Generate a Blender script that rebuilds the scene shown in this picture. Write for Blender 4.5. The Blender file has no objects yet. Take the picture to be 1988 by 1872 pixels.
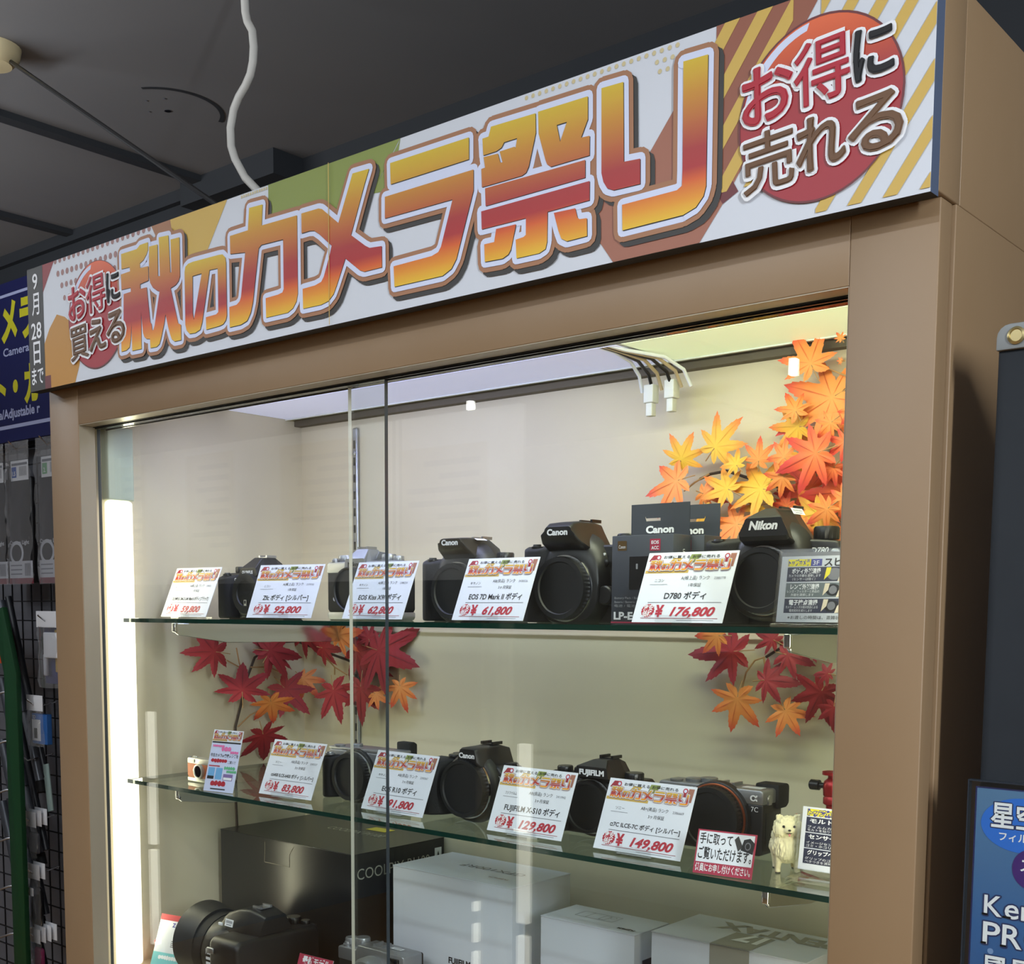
import bpy, bmesh, math, random
from mathutils import Vector, Matrix, geometry
S = bpy.context.scene
COL = S.collection
PI = math.pi

# ---------------------------------------------------------------- camera, world, lights, exposure
cd = bpy.data.cameras.new('camera'); cam = bpy.data.objects.new('camera', cd); COL.objects.link(cam)
cd.sensor_width = 36.0; cd.lens = 2339.25 / 1988 * 36.0
cd.shift_x = (994 - 984.4) / 1988; cd.shift_y = (1413.2 - 936) / 1988
cd.clip_start = 0.02
_R = ((0.7611687841, 0.6485289787, 0.0056785374), (0.0664704032, -0.0692997552, -0.9953789376), (-0.6451385646, 0.7580288304, -0.0958567933))
_m = Matrix.Identity(4)
for _i in range(3):
    _m[_i][0] = _R[0][_i]; _m[_i][1] = -_R[1][_i]; _m[_i][2] = -_R[2][_i]
_m.translation = Vector((0, -0.9, 1.5))
cam.matrix_world = _m
S.camera = cam
S.view_settings.view_transform = 'Standard'; S.view_settings.look = 'None'
S.view_settings.gamma = 1.0; S.view_settings.exposure = 0.0
try: S.view_settings.use_curve_mapping = False
except Exception: pass
S.cycles.max_bounces = 10; S.cycles.transparent_max_bounces = 24; S.cycles.diffuse_bounces = 4
S.cycles.glossy_bounces = 5; S.cycles.caustics_reflective = False; S.cycles.caustics_refractive = False
S.cycles.sample_clamp_indirect = 4.0

w = bpy.data.worlds.new('room_air'); S.world = w; w.use_nodes = True
w.node_tree.nodes['Background'].inputs[0].default_value = (0.85, 0.9, 1.0, 1)
w.node_tree.nodes['Background'].inputs[1].default_value = 0.10

def area(name, loc, sx, sy, power, color, target=None, rot=(0, 0, 0)):
    l = bpy.data.lights.new(name, 'AREA'); l.shape = 'RECTANGLE'; l.size = sx; l.size_y = sy
    l.energy = power; l.color = color
    o = bpy.data.objects.new(name, l); COL.objects.link(o); o.location = loc
    if target is not None:
        o.rotation_euler = (Vector(target) - Vector(loc)).to_track_quat('-Z', 'Y').to_euler()
    else: o.rotation_euler = rot
    return o
# shop ceiling tubes (in front of and above the showcase, behind the photographer)
COOL = (0.89, 0.95, 1.0)
area('shop_tube_light', (-0.9, -1.0, 2.30), 1.2, 0.05, 8.2, COOL)
area('shop_tube_light', (-0.6, -1.5, 2.30), 2.4, 0.06, 14.5, COOL)
area('shop_tube_light', (1.2, -1.0, 2.22), 0.10, 1.2, 52, COOL, target=(-0.35, 0.2, 1.75))
area('shop_tube_light', (-3.0, -0.8, 2.30), 0.1, 1.2, 7, COOL)
for _l in ((-2.6, -0.9, 2.0, 1.6, 64), (-0.6, -1.9, 2.0, 2.4, 56), (1.2, -1.2, 2.0, 1.2, 16)):   # added upward fill lights, brighten the ceiling in place of bounced light
    area('ceiling_fill_light', _l[:3], _l[3], 0.3, _l[4], COOL, rot=(PI, 0, 0))
# the showcase's own lamps: top tubes hidden behind the header, and a tube in each front corner
area('showcase_top_light', (-1.15, 0.13, 1.795), 0.62, 0.025, 2.1, (0.58, 0.63, 1.0), rot=(math.radians(28), 0, 0))
area('showcase_top_light', (-0.62, 0.13, 1.795), 0.42, 0.025, 1.7, (0.96, 1.0, 0.72), rot=(math.radians(28), 0, 0))
area('showcase_side_light', (-1.536, 0.075, 1.38), 0.025, 0.78, 0.80, (1.0, 0.93, 0.62), target=(-0.9, 0.35, 1.38))
area('showcase_side_light', (-0.420, 0.066, 1.38), 0.025, 0.78, 0.66, (1.0, 0.95, 0.74), target=(-1.1, 0.35, 1.38))

# ---------------------------------------------------------------- materials
def lin(c):
    r = []
    for v in c[:3]:
        v = v / 255.0
        r.append(v / 12.92 if v <= 0.04045 else ((v + 0.055) / 1.055) ** 2.4)
    return (r[0], r[1], r[2], 1.0)
MATS = {}
def mat(name, rgb, rough=0.6, metal=0.0, spec=0.5, emit=0.0, noise=None, bump=None, coat=0.0):
    if name in MATS: return MATS[name]
    m = bpy.data.materials.new(name); m.use_nodes = True; MATS[name] = m
    nt = m.node_tree; b = nt.nodes['Principled BSDF']
    b.inputs['Base Color'].default_value = lin(rgb); b.inputs['Roughness'].default_value = rough
    b.inputs['Metallic'].default_value = metal; b.inputs['Specular IOR Level'].default_value = spec
    b.inputs['Coat Weight'].default_value = coat
    if emit:
        b.inputs['Emission Color'].default_value = lin(rgb); b.inputs['Emission Strength'].default_value = emit
    if noise or bump:
        tc = nt.nodes.new('ShaderNodeTexCoord')
    if noise:   # (scale xyz, amount, second colour)
        sc, rgb2, lo, hi = noise
        mp = nt.nodes.new('ShaderNodeMapping'); mp.inputs['Scale'].default_value = sc
        nz = nt.nodes.new('ShaderNodeTexNoise'); nz.inputs['Scale'].default_value = 1.0; nz.inputs['Detail'].default_value = 5
        rp = nt.nodes.new('ShaderNodeValToRGB'); rp.color_ramp.elements[0].position = lo; rp.color_ramp.elements[1].position = hi
        rp.color_ramp.elements[0].color = lin(rgb); rp.color_ramp.elements[1].color = lin(rgb2)
        nt.links.new(tc.outputs['Object'], mp.inputs[0]); nt.links.new(mp.outputs[0], nz.inputs['Vector'])
        nt.links.new(nz.outputs['Fac'], rp.inputs[0]); nt.links.new(rp.outputs[0], b.inputs['Base Color'])
    if bump:
        nz2 = nt.nodes.new('ShaderNodeTexNoise'); nz2.inputs['Scale'].default_value = bump[0]; nz2.inputs['Detail'].default_value = 3
        bp = nt.nodes.new('ShaderNodeBump'); bp.inputs['Strength'].default_value = bump[1]; bp.inputs['Distance'].default_value = bump[2]
        nt.links.new(tc.outputs['Object'], nz2.inputs['Vector']); nt.links.new(nz2.outputs['Fac'], bp.inputs['Height'])
        nt.links.new(bp.outputs[0], b.inputs['Normal'])
    return m

def glassmat(name, tint, reflect=1.0, haze=0.0):
    """thin clear sheet: lets light through, mirrors by Schlick's law at the real angle"""
    m = bpy.data.materials.new(name); m.use_nodes = True; MATS[name] = m
    nt = m.node_tree; N = nt.nodes; L = nt.links
    N.remove(N['Principled BSDF']); out = N['Material Output']
    g = N.new('ShaderNodeNewGeometry'); d = N.new('ShaderNodeVectorMath'); d.operation = 'DOT_PRODUCT'
    L.new(g.outputs['Normal'], d.inputs[0]); L.new(g.outputs['Incoming'], d.inputs[1])
    a = N.new('ShaderNodeMath'); a.operation = 'ABSOLUTE'; L.new(d.outputs['Value'], a.inputs[0])
    s = N.new('ShaderNodeMath'); s.operation = 'SUBTRACT'; s.inputs[0].default_value = 1.0; L.new(a.outputs[0], s.inputs[1])
    p = N.new('ShaderNodeMath'); p.operation = 'POWER'; p.inputs[1].default_value = 5.0; L.new(s.outputs[0], p.inputs[0])
    q = N.new('ShaderNodeMath'); q.operation = 'MULTIPLY_ADD'; q.inputs[1].default_value = 0.957 * reflect; q.inputs[2].default_value = 0.043 * reflect
    q.use_clamp = True; L.new(p.outputs[0], q.inputs[0])
    t = N.new('ShaderNodeBsdfTransparent'); t.inputs[0].default_value = (*tint, 1)
    gl = N.new('ShaderNodeBsdfGlossy'); gl.inputs['Roughness'].default_value = 0.0; gl.inputs['Color'].default_value = (1, 1, 1, 1)
    mx = N.new('ShaderNodeMixShader'); L.new(q.outputs[0], mx.inputs[0]); L.new(t.outputs[0], mx.inputs[1]); L.new(gl.outputs[0], mx.inputs[2])
    if haze:
        df = N.new('ShaderNodeBsdfDiffuse'); df.inputs[0].default_value = (.8, .8, .8, 1)
        m2 = N.new('ShaderNodeMixShader'); m2.inputs[0].default_value = haze
        L.new(mx.outputs[0], m2.inputs[1]); L.new(df.outputs[0], m2.inputs[2]); L.new(m2.outputs[0], out.inputs[0])
    else: L.new(mx.outputs[0], out.inputs[0])
    return m

def rampmat(name, stops, rough=0.45, axis=1):
    """printed colour gradient read from the print's own UV layout"""
    m = bpy.data.materials.new(name); m.use_nodes = True; MATS[name] = m
    nt = m.node_tree; N = nt.nodes; L = nt.links; b = N['Principled BSDF']; b.inputs['Roughness'].default_value = rough
    uv = N.new('ShaderNodeUVMap'); sp = N.new('ShaderNodeSeparateXYZ'); L.new(uv.outputs[0], sp.inputs[0])
    rp = N.new('ShaderNodeValToRGB'); e = rp.color_ramp.elements
    while len(e) < len(stops): e.new(0.5)
    for i, (p, c) in enumerate(stops): e[i].position = p; e[i].color = lin(c)
    L.new(sp.outputs[axis], rp.inputs[0]); L.new(rp.outputs[0], b.inputs['Base Color'])
    return m

WOOD = mat('brown_laminate', (146, 121, 92), 0.42, noise=((3.0, 3.0, 1.6), (134, 107, 76), 0.35, 0.75), bump=(220, 0.05, 0.001))
WOOD_IN = mat('brown_laminate_inner', (150, 118, 92), 0.45)
CREAM = mat('cream_panel', (214, 204, 176), 0.55, noise=((4, 4, 4), (206, 196, 168), 0.4, 0.7))
TRIM = mat('beige_aluminium', (168, 158, 138), 0.4, 0.2)
BLACK = mat('black_plastic', (16, 16, 18), 0.35)
RUBBER = mat('black_rubber', (13, 13, 15), 0.7, bump=(900, 0.25, 0.001))
SATIN = mat('black_satin_body', (20, 20, 22), 0.42, bump=(1500, 0.15, 0.0006))
CAPM = mat('black_cap_plastic', (17, 18, 20), 0.5)
CHROME = mat('chrome', (210, 210, 212), 0.12, 1.0)
STEEL = mat('brushed_steel', (165, 166, 170), 0.35, 0.9)
SILVER = mat('silver_magnesium', (158, 160, 164), 0.38, 0.75)
WHITE = mat('white_paper', (226, 230, 240), 0.6)
INK = mat('black_ink', (22, 22, 26), 0.6)
GREYINK = mat('grey_ink', (120, 122, 130), 0.6)
RED = mat('red_ink', (176, 28, 48), 0.5)
WHITEINK = mat('white_ink', (238, 240, 244), 0.5)
STICK = mat('white_sticker', (232, 234, 238), 0.5)
BROWN_L = mat('tan_outline_ink', (164, 116, 84), 0.5)
LAV = mat('pale_lavender_ink', (212, 220, 245), 0.5)
SHAD = mat('charcoal_ink', (52, 50, 48), 0.5)
ACRYL = glassmat('clear_acrylic', (0.97, 0.98, 0.98), 1.6)
GLASS = glassmat('door_glass', (0.965, 0.98, 0.97), 1.0)
SHELFG = glassmat('shelf_glass', (0.90, 0.95, 0.92), 1.0)
GEDGE = mat('green_glass_edge', (10, 52, 42), 0.1, 0.0, 0.6)
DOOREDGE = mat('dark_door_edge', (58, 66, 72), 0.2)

# ---------------------------------------------------------------- geometry helpers
class MB:
    def __init__(s): s.v = []; s.f = []; s.m = []; s.uv = {}; s.sm = []; s.k = 0; s.lm = 97
    def lift(s): s.k += 1; return (s.k % s.lm) * 2.2e-6
    def add(s, verts, faces, m=0, smooth=False, uvs=None):
        o = len(s.v); s.v += [tuple(p) for p in verts]
        for i, f in enumerate(faces):
            if uvs is not None: s.uv[len(s.f)] = [uvs[k] for k in f]
            s.f.append([o + k for k in f]); s.m.append(m); s.sm.append(smooth)
        return s
    def box(s, x0, x1, y0, y1, z0, z1, m=0):
        v = [(x0, y0, z0), (x1, y0, z0), (x1, y1, z0), (x0, y1, z0), (x0, y0, z1), (x1, y0, z1), (x1, y1, z1), (x0, y1, z1)]
        return s.add(v, [(0, 3, 2, 1), (4, 5, 6, 7), (0, 1, 5, 4), (1, 2, 6, 5), (2, 3, 7, 6), (3, 0, 4, 7)], m)
    def bm(s, b, m=0, smooth=True, mtx=None):
        b.verts.ensure_lookup_table()
        for i, v in enumerate(b.verts): v.index = i
        vs = [(mtx @ v.co) if mtx else v.co.copy() for v in b.verts]
        s.add(vs, [[v.index for v in f.verts] for f in b.faces], m, smooth); b.free(); return s
    def rbox(s, x0, x1, y0, y1, z0, z1, r, m=0, seg=3, mtx=None):
        b = bmesh.new(); bmesh.ops.create_cube(b, size=1)
        for v in b.verts: v.co = Vector(((x0 + x1) / 2 + v.co.x * (x1 - x0), (y0 + y1) / 2 + v.co.y * (y1 - y0), (z0 + z1) / 2 + v.co.z * (z1 - z0)))
        bmesh.ops.bevel(b, geom=b.edges[:], offset=r, segments=seg, affect='EDGES', profile=0.5)
        return s.bm(b, m, True, mtx)
    def prism(s, pts, a0, a1, axis='y', m=0, r=0.0, seg=2, smooth=True, mtx=None):
        """pts: closed 2-D outline; swept along axis from a0 to a1, edges rounded by r"""
        def P(p, a):
            return {'y': (p[0], a, p[1]), 'z': (p[0], p[1], a), 'x': (a, p[0], p[1])}[axis]
        b = bmesh.new(); n = len(pts)
        lo = [b.verts.new(P(p, a0)) for p in pts]; hi = [b.verts.new(P(p, a1)) for p in pts]
        b.faces.new(lo); b.faces.new(hi[::-1])
        for i in range(n): b.faces.new((lo[i], hi[i], hi[(i + 1) % n], lo[(i + 1) % n]))
        bmesh.ops.recalc_face_normals(b, faces=b.faces[:])
        if r: bmesh.ops.bevel(b, geom=[e for e in b.edges if e.calc_face_angle(0) > 0.5], offset=r, segments=seg, affect='EDGES', profile=0.5, clamp_overlap=True)
        return s.bm(b, m, smooth and r > 0, mtx)
    def lathe(s, prof, c, axis='y', n=40, m=0, smooth=True, knurl=0, kd=0.0):
        """prof: (radius, distance along axis) list"""
        vs = []; fs = []; k = len(prof)
        for i in range(n):
            a = 2 * PI * i / n
            for (r, t) in prof:
                rr = r * (1 - (kd if (knurl and r > knurl and i % 2) else 0))
                x, y = rr * math.cos(a), rr * math.sin(a)
                vs.append({'y': (c[0] + x, c[1] + t, c[2] + y), 'z': (c[0] + x, c[1] + y, c[2] + t), 'x': (c[0] + t, c[1] + x, c[2] + y)}[axis])
        for i in range(n):
            j = (i + 1) % n
            for q in range(k - 1):
                fs.append((i * k + q, j * k + q, j * k + q + 1, i * k + q + 1))
        if prof[0][0] > 1e-6: fs.append([i * k for i in range(n)])
        if prof[-1][0] > 1e-6: fs.append([i * k + k - 1 for i in range(n)])
        return s.add(vs, fs, m, smooth)
    def tube(s, pts, r, n=8, m=0, closed=False):
        pts = [Vector(p) for p in pts]; vs = []; fs = []; k = len(pts); u = None
        for i, p in enumerate(pts):
            t = (pts[min(i + 1, k - 1)] - pts[max(i - 1, 0)]).normalized()
            if u is None:
                u = t.cross(Vector((0, 0, 1)))
                if u.length < 1e-3: u = t.cross(Vector((1, 0, 0)))
            u = (u - t * u.dot(t)).normalized(); w_ = t.cross(u); rr = r[i] if isinstance(r, (list, tuple)) else r
            for j in range(n):
                a = 2 * PI * j / n; vs.append(p + u * rr * math.cos(a) + w_ * rr * math.sin(a))
        for i in range(k - 1):
            for j in range(n):
                fs.append((i * n + j, i * n + (j + 1) % n, (i + 1) * n + (j + 1) % n, (i + 1) * n + j))
        fs.append(list(range(n))[::-1]); fs.append([(k - 1) * n + j for j in range(n)])
        return s.add(vs, fs, m, True)
    def loft(s, rings, m=0, smooth=True, cap=True):
        n = len(rings[0]); vs = [p for r in rings for p in r]; fs = []
        for i in range(len(rings) - 1):
            for j in range(n):
                fs.append((i * n + j, i * n + (j + 1) % n, (i + 1) * n + (j + 1) % n, (i + 1) * n + j))
        if cap: fs.append(list(range(n))[::-1]); fs.append([(len(rings) - 1) * n + j for j in range(n)])
        return s.add(vs, fs, m, smooth)
    # ---- flat print on a plane (origin O, right U, up V); e = lift off the sheet
    def quadp(s, F, pts, m=0, e=0.0002):
        return s.add([F(p[0], p[1], e) for p in pts], [list(range(len(pts)))], m)
    def rect(s, F, x0, y0, x1, y1, m=0, e=0.0002): return s.quadp(F, [(x0, y0), (x1, y0), (x1, y1), (x0, y1)], m, e)
    def disc(s, F, x, y, rx, ry=None, m=0, e=0.0002, n=40):
        ry = ry or rx
        return s.quadp(F, [(x + rx * math.cos(2 * PI * i / n), y + ry * math.sin(2 * PI * i / n)) for i in range(n)], m, e)
    def poly(s, F, rings, m=0, e=0.0002, uvf=None):
        pl = [[Vector((x, y, 0)) for x, y in r] for r in rings]
        tr = geometry.tessellate_polygon(pl); flat = [q for r in rings for q in r]
        return s.add([F(x, y, e) for x, y in flat], tr, m, False, [uvf(x, y) for x, y in flat] if uvf else None)
    def stroke(s, F, rings, r, m=0, e=0.0001, off=(0, 0), n=10):
        """round outline of half-width r around closed outlines"""
        for ring in rings:
            k = len(ring)
            for i in range(k):
                x0, y0 = ring[i]; x1, y1 = ring[(i + 1) % k]
                d = math.hypot(x1 - x0, y1 - y0)
                s.quadp(F, [(x0 + off[0] + r * math.cos(2 * PI * j / n), y0 + off[1] + r * math.sin(2 * PI * j / n)) for j in range(n)], m, e + s.lift())
                if d < 1e-7: continue
                nx, ny = -(y1 - y0) / d * r, (x1 - x0) / d * r
                s.quadp(F, [(x0 + off[0] + nx, y0 + off[1] + ny), (x0 + off[0] - nx, y0 + off[1] - ny), (x1 + off[0] - nx, y1 + off[1] - ny), (x1 + off[0] + nx, y1 + off[1] + ny)], m, e + s.lift())
        return s
    def text(s, F, txt, x, y, h, m=0, e=0.00025, w=None, align='L', bold=0.0, shear=0.0, outline=None, rot=0.0, vert=False, maxw=None):
        """h = cap height; w = exact width when given; outline = (half-width, material)"""
        vs, fs, be, W = glyphs(txt, bold, shear, vert)
        k = h / 0.73; kx = k if w is None else w / max(W, 1e-6)
        if maxw and W * kx > maxw: kx = maxw / W
        dx = {'L': 0, 'C': -W * kx / 2, 'R': -W * kx}[align]
        c, sn = math.cos(rot), math.sin(rot)
        P = []
        for (a, b) in vs:
            a, b = a * kx + dx, b * k
            P.append((x + a * c - b * sn, y + a * sn + b * c))
        s.add([F(a, b, e) for a, b in P], fs, m)
        if outline:
            if not isinstance(outline[0], (tuple, list)): outline = ((outline[0], outline[1], .6),)
            for r, om, fe in outline:
                for a, b in be:
                    p0, p1 = P[a], P[b]; d = math.hypot(p1[0] - p0[0], p1[1] - p0[1])
                    s.quadp(F, [(p0[0] + r * math.cos(2 * PI * j / 8), p0[1] + r * math.sin(2 * PI * j / 8)) for j in range(8)], om, e * fe + s.lift())
                    if d > 1e-7:
                        nx, ny = -(p1[1] - p0[1]) / d * r, (p1[0] - p0[0]) / d * r
                        s.quadp(F, [(p0[0] + nx, p0[1] + ny), (p0[0] - nx, p0[1] - ny), (p1[0] - nx, p1[1] - ny), (p1[0] + nx, p1[1] + ny)], om, e * fe + s.lift())
        return s
    def build(s, name, mats, parent=None, loc=(0, 0, 0), rz=0.0, sub=0):
        me = bpy.data.meshes.new(name); me.from_pydata([tuple(v) for v in s.v], [], s.f)
        for mm in (mats if isinstance(mats, (list, tuple)) else [mats]): me.materials.append(mm)
        me.polygons.foreach_set('material_index', s.m); me.polygons.foreach_set('use_smooth', s.sm)
        if s.uv:
            ul = me.uv_layers.new(name='UVMap')
            for p in me.polygons:
                if p.index in s.uv:
                    for li, c in zip(p.loop_indices, s.uv[p.index]): ul.data[li].uv = c
        me.update()
        if any(s.sm) and not all(s.sm) or any(s.sm):
            try: me.set_sharp_from_angle(angle=math.radians(42))
            except Exception: pass
        o = bpy.data.objects.new(name, me); COL.objects.link(o)
        o.location = loc; o.rotation_euler = (0, 0, rz)
        if parent is not None: o.parent = parent
        if sub:
            md = o.modifiers.new('smooth', 'SUBSURF'); md.levels = sub; md.render_levels = sub
        return o

_G = {}
def glyphs(txt, bold=0.0, shear=0.0, vert=False):
    key = (txt, bold, shear, vert)
    if key in _G: return _G[key]
    c = bpy.data.curves.new('lettering', 'FONT'); c.body = txt; c.size = 1.0; c.offset = bold; c.shear = shear; c.resolution_u = 3
    o = bpy.data.objects.new('lettering', c); me = o.to_mesh()
    V = [(v.co.x, v.co.y) for v in me.vertices]; Fc = [list(p.vertices) for p in me.polygons]
    cnt = {}
    for p in me.polygons:
        vv = list(p.vertices)
        for i in range(len(vv)):
            e = (min(vv[i], vv[i - 1]), max(vv[i], vv[i - 1])); cnt[e] = cnt.get(e, 0) + 1
    be = [e for e, n in cnt.items() if n == 1]
    if V:
        x0 = min(v[0] for v in V); W = max(v[0] for v in V) - x0; V = [(a - x0, b) for a, b in V]
    else: W = 0.0
    o.to_mesh_clear(); bpy.data.objects.remove(o); bpy.data.curves.remove(c)
    _G[key] = (V, Fc, be, W); return _G[key]

def plane(O, U, V):
    O, U, V = Vector(O), Vector(U).normalized(), Vector(V).normalized(); N = U.cross(V)
    return lambda x, y, e=0.0: O + U * x + V * y + N * e

def tag(o, label=None, cat=None, group=None, kind=None):
    if label: o['label'] = label
    if cat: o['category'] = cat
    if group: o['group'] = group
    if kind: o['kind'] = kind
    return o
def thing(name, label, cat, loc=(0, 0, 0), rz=0.0, group=None):
    o = bpy.data.objects.new(name, None); COL.objects.link(o); o.empty_display_size = 0.03
    o.location = loc; o.rotation_euler = (0, 0, rz)
    return tag(o, label, cat, group)
def struct(mb, name, m): return tag(mb.build(name, m), kind='structure')

# ================================================================ THE SHOP ROOM
CEIL = mat('dark_ceiling_paint', (126, 126, 128), 0.8, noise=((1.5, 1.5, 1.5), (118, 118, 121), 0.35, 0.7))
DARKW = mat('dark_wall_paint', (44, 47, 52), 0.7)
GREYW = mat('grey_wall', (120, 122, 130), 0.8)
LIGHTW = mat('light_wall', (205, 203, 198), 0.8)
FLOORM = mat('brown_vinyl_floor', (180, 136, 84), 0.5, noise=((2, 2, 2), (164, 122, 76), 0.4, 0.7))
RX0, RX1, RY0, RY1, RZ = -4.6, 2.6, -4.2, 0.78, 2.40
struct(MB().box(RX0, RX1, RY0, RY1, -0.06, 0.0), 'floor', FLOORM)
# ceiling: painted panels with dark joint battens, a ring stain where a lamp used to hang
c = MB().box(RX0, RX1, RY0, RY1, RZ, RZ + 0.06)
Fc = plane((0, 0, RZ - 0.0005), (1, 0, 0), (0, -1, 0))
for i in range(26):   # arc of the old ring mark
    a0 = math.radians(-60 + i * 5); a1 = a0 + math.radians(5); R0, R1 = 0.093, 0.101
    q = [(R0 * math.cos(a), R0 * math.sin(a)) for a in (a0, a1)] + [(R1 * math.cos(a), R1 * math.sin(a)) for a in (a1, a0)]
    c.quadp(Fc, [(-1.9505 + xx, -0.4328 - yy) for xx, yy in q], 1, 0.0004)
c.disc(Fc, -1.95, -0.433, 0.006, m=2, e=0.0006, n=10)
for dx, dy in ((-0.03, 0.02), (0.04, 0.035), (0.008, 0.05)): c.disc(Fc, -1.95 + dx, -0.433 + dy, 0.003, m=3, e=0.0006, n=8)
struct(c, 'ceiling', [CEIL, DARKW, BLACK, GREYINK])
struct(MB().box(RX0, RX1, RY1, RY1 + 0.06, 0, RZ), 'wall_back', DARKW)
struct(MB().box(RX0, RX1, RY0 - 0.06, RY0, 0, RZ), 'wall_front', LIGHTW)
struct(MB().box(RX0 - 0.06, RX0, RY0, RY1, 0, RZ), 'wall_left', GREYW)
struct(MB().box(RX1, RX1 + 0.06, RY0, RY1, 0, RZ), 'wall_right', GREYW)
struct(MB().box(-2.2062, -2.1762, RY0, 0.70, RZ - 0.012, RZ), 'trim_1', DARKW)
struct(MB().box(-2.7450, -2.7150, RY0, 0.70, RZ - 0.012, RZ), 'trim_2', DARKW)
struct(MB().box(-3.75, -1.75, .765, RY1, 0, 1.93), 'trim_4', mat('grey_wall_board', (118, 120, 128), .7))
b = MB().box(RX0, -1.94, 0.70, RY1, 2.328, RZ).box(-2.25, -1.94, 0.665, 0.70, 2.352, RZ).box(RX0, -2.25, 0.685, 0.70, 2.375, RZ)
b.box(-1.94, RX1, 0.74, RY1, 2.34, RZ)
struct(b, 'trim_3', mat('dark_beam', (40, 43, 48), 0.6))
d = MB().lathe([(0.0, -0.03), (0.03, -0.028), (0.042, -0.015), (0.045, 0.0)], (-1.955, 0.108, RZ), 'z', 28)
tag(d.build('ceiling_lamp', mat('cream_plastic', (214, 200, 160), 0.5)), 'small round cream lamp dome on the dark ceiling', 'ceiling lamp')
t = MB().tube([(-1.4543, 0.222, 2.4), (-1.4503, 0.222, 2.375), (-1.4483, 0.222, 2.3415), (-1.4439, 0.222, 2.3275), (-1.4334, 0.222, 2.3126), (-1.4306, 0.222, 2.2901), (-1.4329, 0.222, 2.2707), (-1.439, 0.222, 2.2555), (-1.4507, 0.222, 2.2429), (-1.4661, 0.222, 2.2321), (-1.4782, 0.222, 2.2181), (-1.4867, 0.222, 2.1941), (-1.4857, 0.222, 2.1685), (-1.4768, 0.222, 2.1487), (-1.4547, 0.222, 2.1185), (-1.4267, 0.222, 2.0945), (-1.3744, 0.2126, 2.0516), (-1.3244, 0.2026, 2.0), (-1.3144, 0.2026, 1.962)], 0.0058, 10)
tag(t.build('power_cable', mat('white_cable', (206, 204, 198), 0.5)), 'white cable hanging in a wavy line from the ceiling', 'cable')
t = MB().tube([(-1.9690, 0.1290, 2.40), (-1.285, 0.0535, 2.000), (-1.225, 0.050, 1.961)], 0.0034, 8)
tag(t.build('black_wire', BLACK), 'thin straight black wire slanting down from the ceiling behind the banner', 'wire')

# ================================================================ THE SHOWCASE
XL, XR = -1.616, -0.3497          # outer sides
OL, OR, OT = -1.5416, -0.4222, 1.752   # opening in the front frame
IL, IR, YB = -1.566, -0.398, 0.4148    # inner lining and back panel
Z1, Z2, Z3 = 1.4877, 1.2548, 0.9735    # shelf tops and the showcase floor
case = thing('display_cabinet', 'tall brown display cabinet with sliding glass doors, full of cameras', 'cabinet', (-0.983, 0.2, 0))
def part(name, mb, m, parent, label=None):
    """parts are modelled in world space; the child keeps its place under the thing"""
    o = mb.build(name, m)
    off = Vector(parent.location); R = Matrix.Rotation(-parent.rotation_euler[2], 4, 'Z')
    o.data.transform(R @ Matrix.Translation(-off)); o.parent = parent
    if label: o['label'] = label
    return o
part('front_stile', MB().rbox(XL, OL, 0, 0.022, 0, 1.8043, 0.0012), WOOD, case)
part('front_stile', MB().rbox(OR, XR - 0.0025, 0, 0.022, 0, 1.8043, 0.0012), WOOD, case)
part('top_rail', MB().rbox(OL, OR, 0.0003, 0.022, OT, 1.8043, 0.0008), WOOD, case)
part('header', MB().rbox(XL, XR, -0.012, 0.03, 1.8043, 1.957, 0.0012), WOOD, case)
part('side_panel', MB().rbox(XR - 0.02, XR, 0.024, 0.47, 0, 1.8043, 0.001).rbox(XR - 0.02, XR, 0.03, 0.47, 1.8043, 1.957, 0.0008), WOOD, case)
part('side_panel', MB().rbox(XL, XL + 0.02, 0.024, 0.47, 0, 1.957, 0.001), WOOD, case)
part('top_panel', MB().box(XL + 0.02, XR - 0.02, 0.03, 0.47, 1.935, 1.957), WOOD, case)
part('back_panel', MB().box(XL + 0.02, XR - 0.02, YB, 0.47, 0, 1.935), CREAM, case, 'cream back wall of the display')
part('side_lining', MB().box(XL + 0.02, IL, 0.0255, YB, Z3, 1.9), CREAM, case)
part('side_lining', MB().box(IR, XR - 0.02, 0.0255, YB, Z3, 1.9), CREAM, case)
part('display_floor', MB().box(IL, IR, 0.0255, YB, Z3 - 0.02, Z3), mat('cream_floor_panel', (196, 186, 158), 0.5), case)
part('inner_ceiling', MB().box(IL, IR, 0.05, 0.268, 1.809, 1.835), mat('dark_brown_inner_board', (96, 66, 48), .6), case)
part('lamp_tray', MB().box(IL, IR, 0.268, 0.400, 1.8090, 1.83).box(IL, IR, 0.381, 0.3835, 1.8060, 1.8085), mat('white_enamel_tray', (226, 230, 226), 0.75, spec=0.15), case, 'white metal lamp tray along the top back')
part('lamp_diffuser', MB().box(IL + .002, -0.835, 0.2685, 0.380, 1.8078, 1.8089), mat('bluish_lamp_diffuser', (214, 217, 250), .6, emit=.40), case, 'bluish lamp diffuser')
part('lamp_diffuser', MB().box(-0.825, IR - .002, 0.2685, 0.380, 1.8078, 1.8089), mat('greenish_lamp_diffuser', (236, 248, 206), .6, emit=.5), case, 'greenish lamp diffuser')
part('tray_shade_strip', MB().box(IL, IR, 0.400, 0.4147, 1.7985, 1.8085), mat('grey_painted_shade', (96, 88, 74), 0.7), case)  # dark strip painted as the thin line of shade behind the tray
part('lower_front', MB().box(OL, OR, 0.003, 0.02, 0.0, Z3 - 0.025), WOOD, case)
tr = MB().box(OL, OR, 0.022, 0.0255, OT - 0.0015, OT + 0.004)
for y0 in (0.0262, 0.0345, 0.0428): tr.box(OL, OR, y0 - 0.001, y0 + 0.001, OT - 0.003, OT + 0.012)
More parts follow.
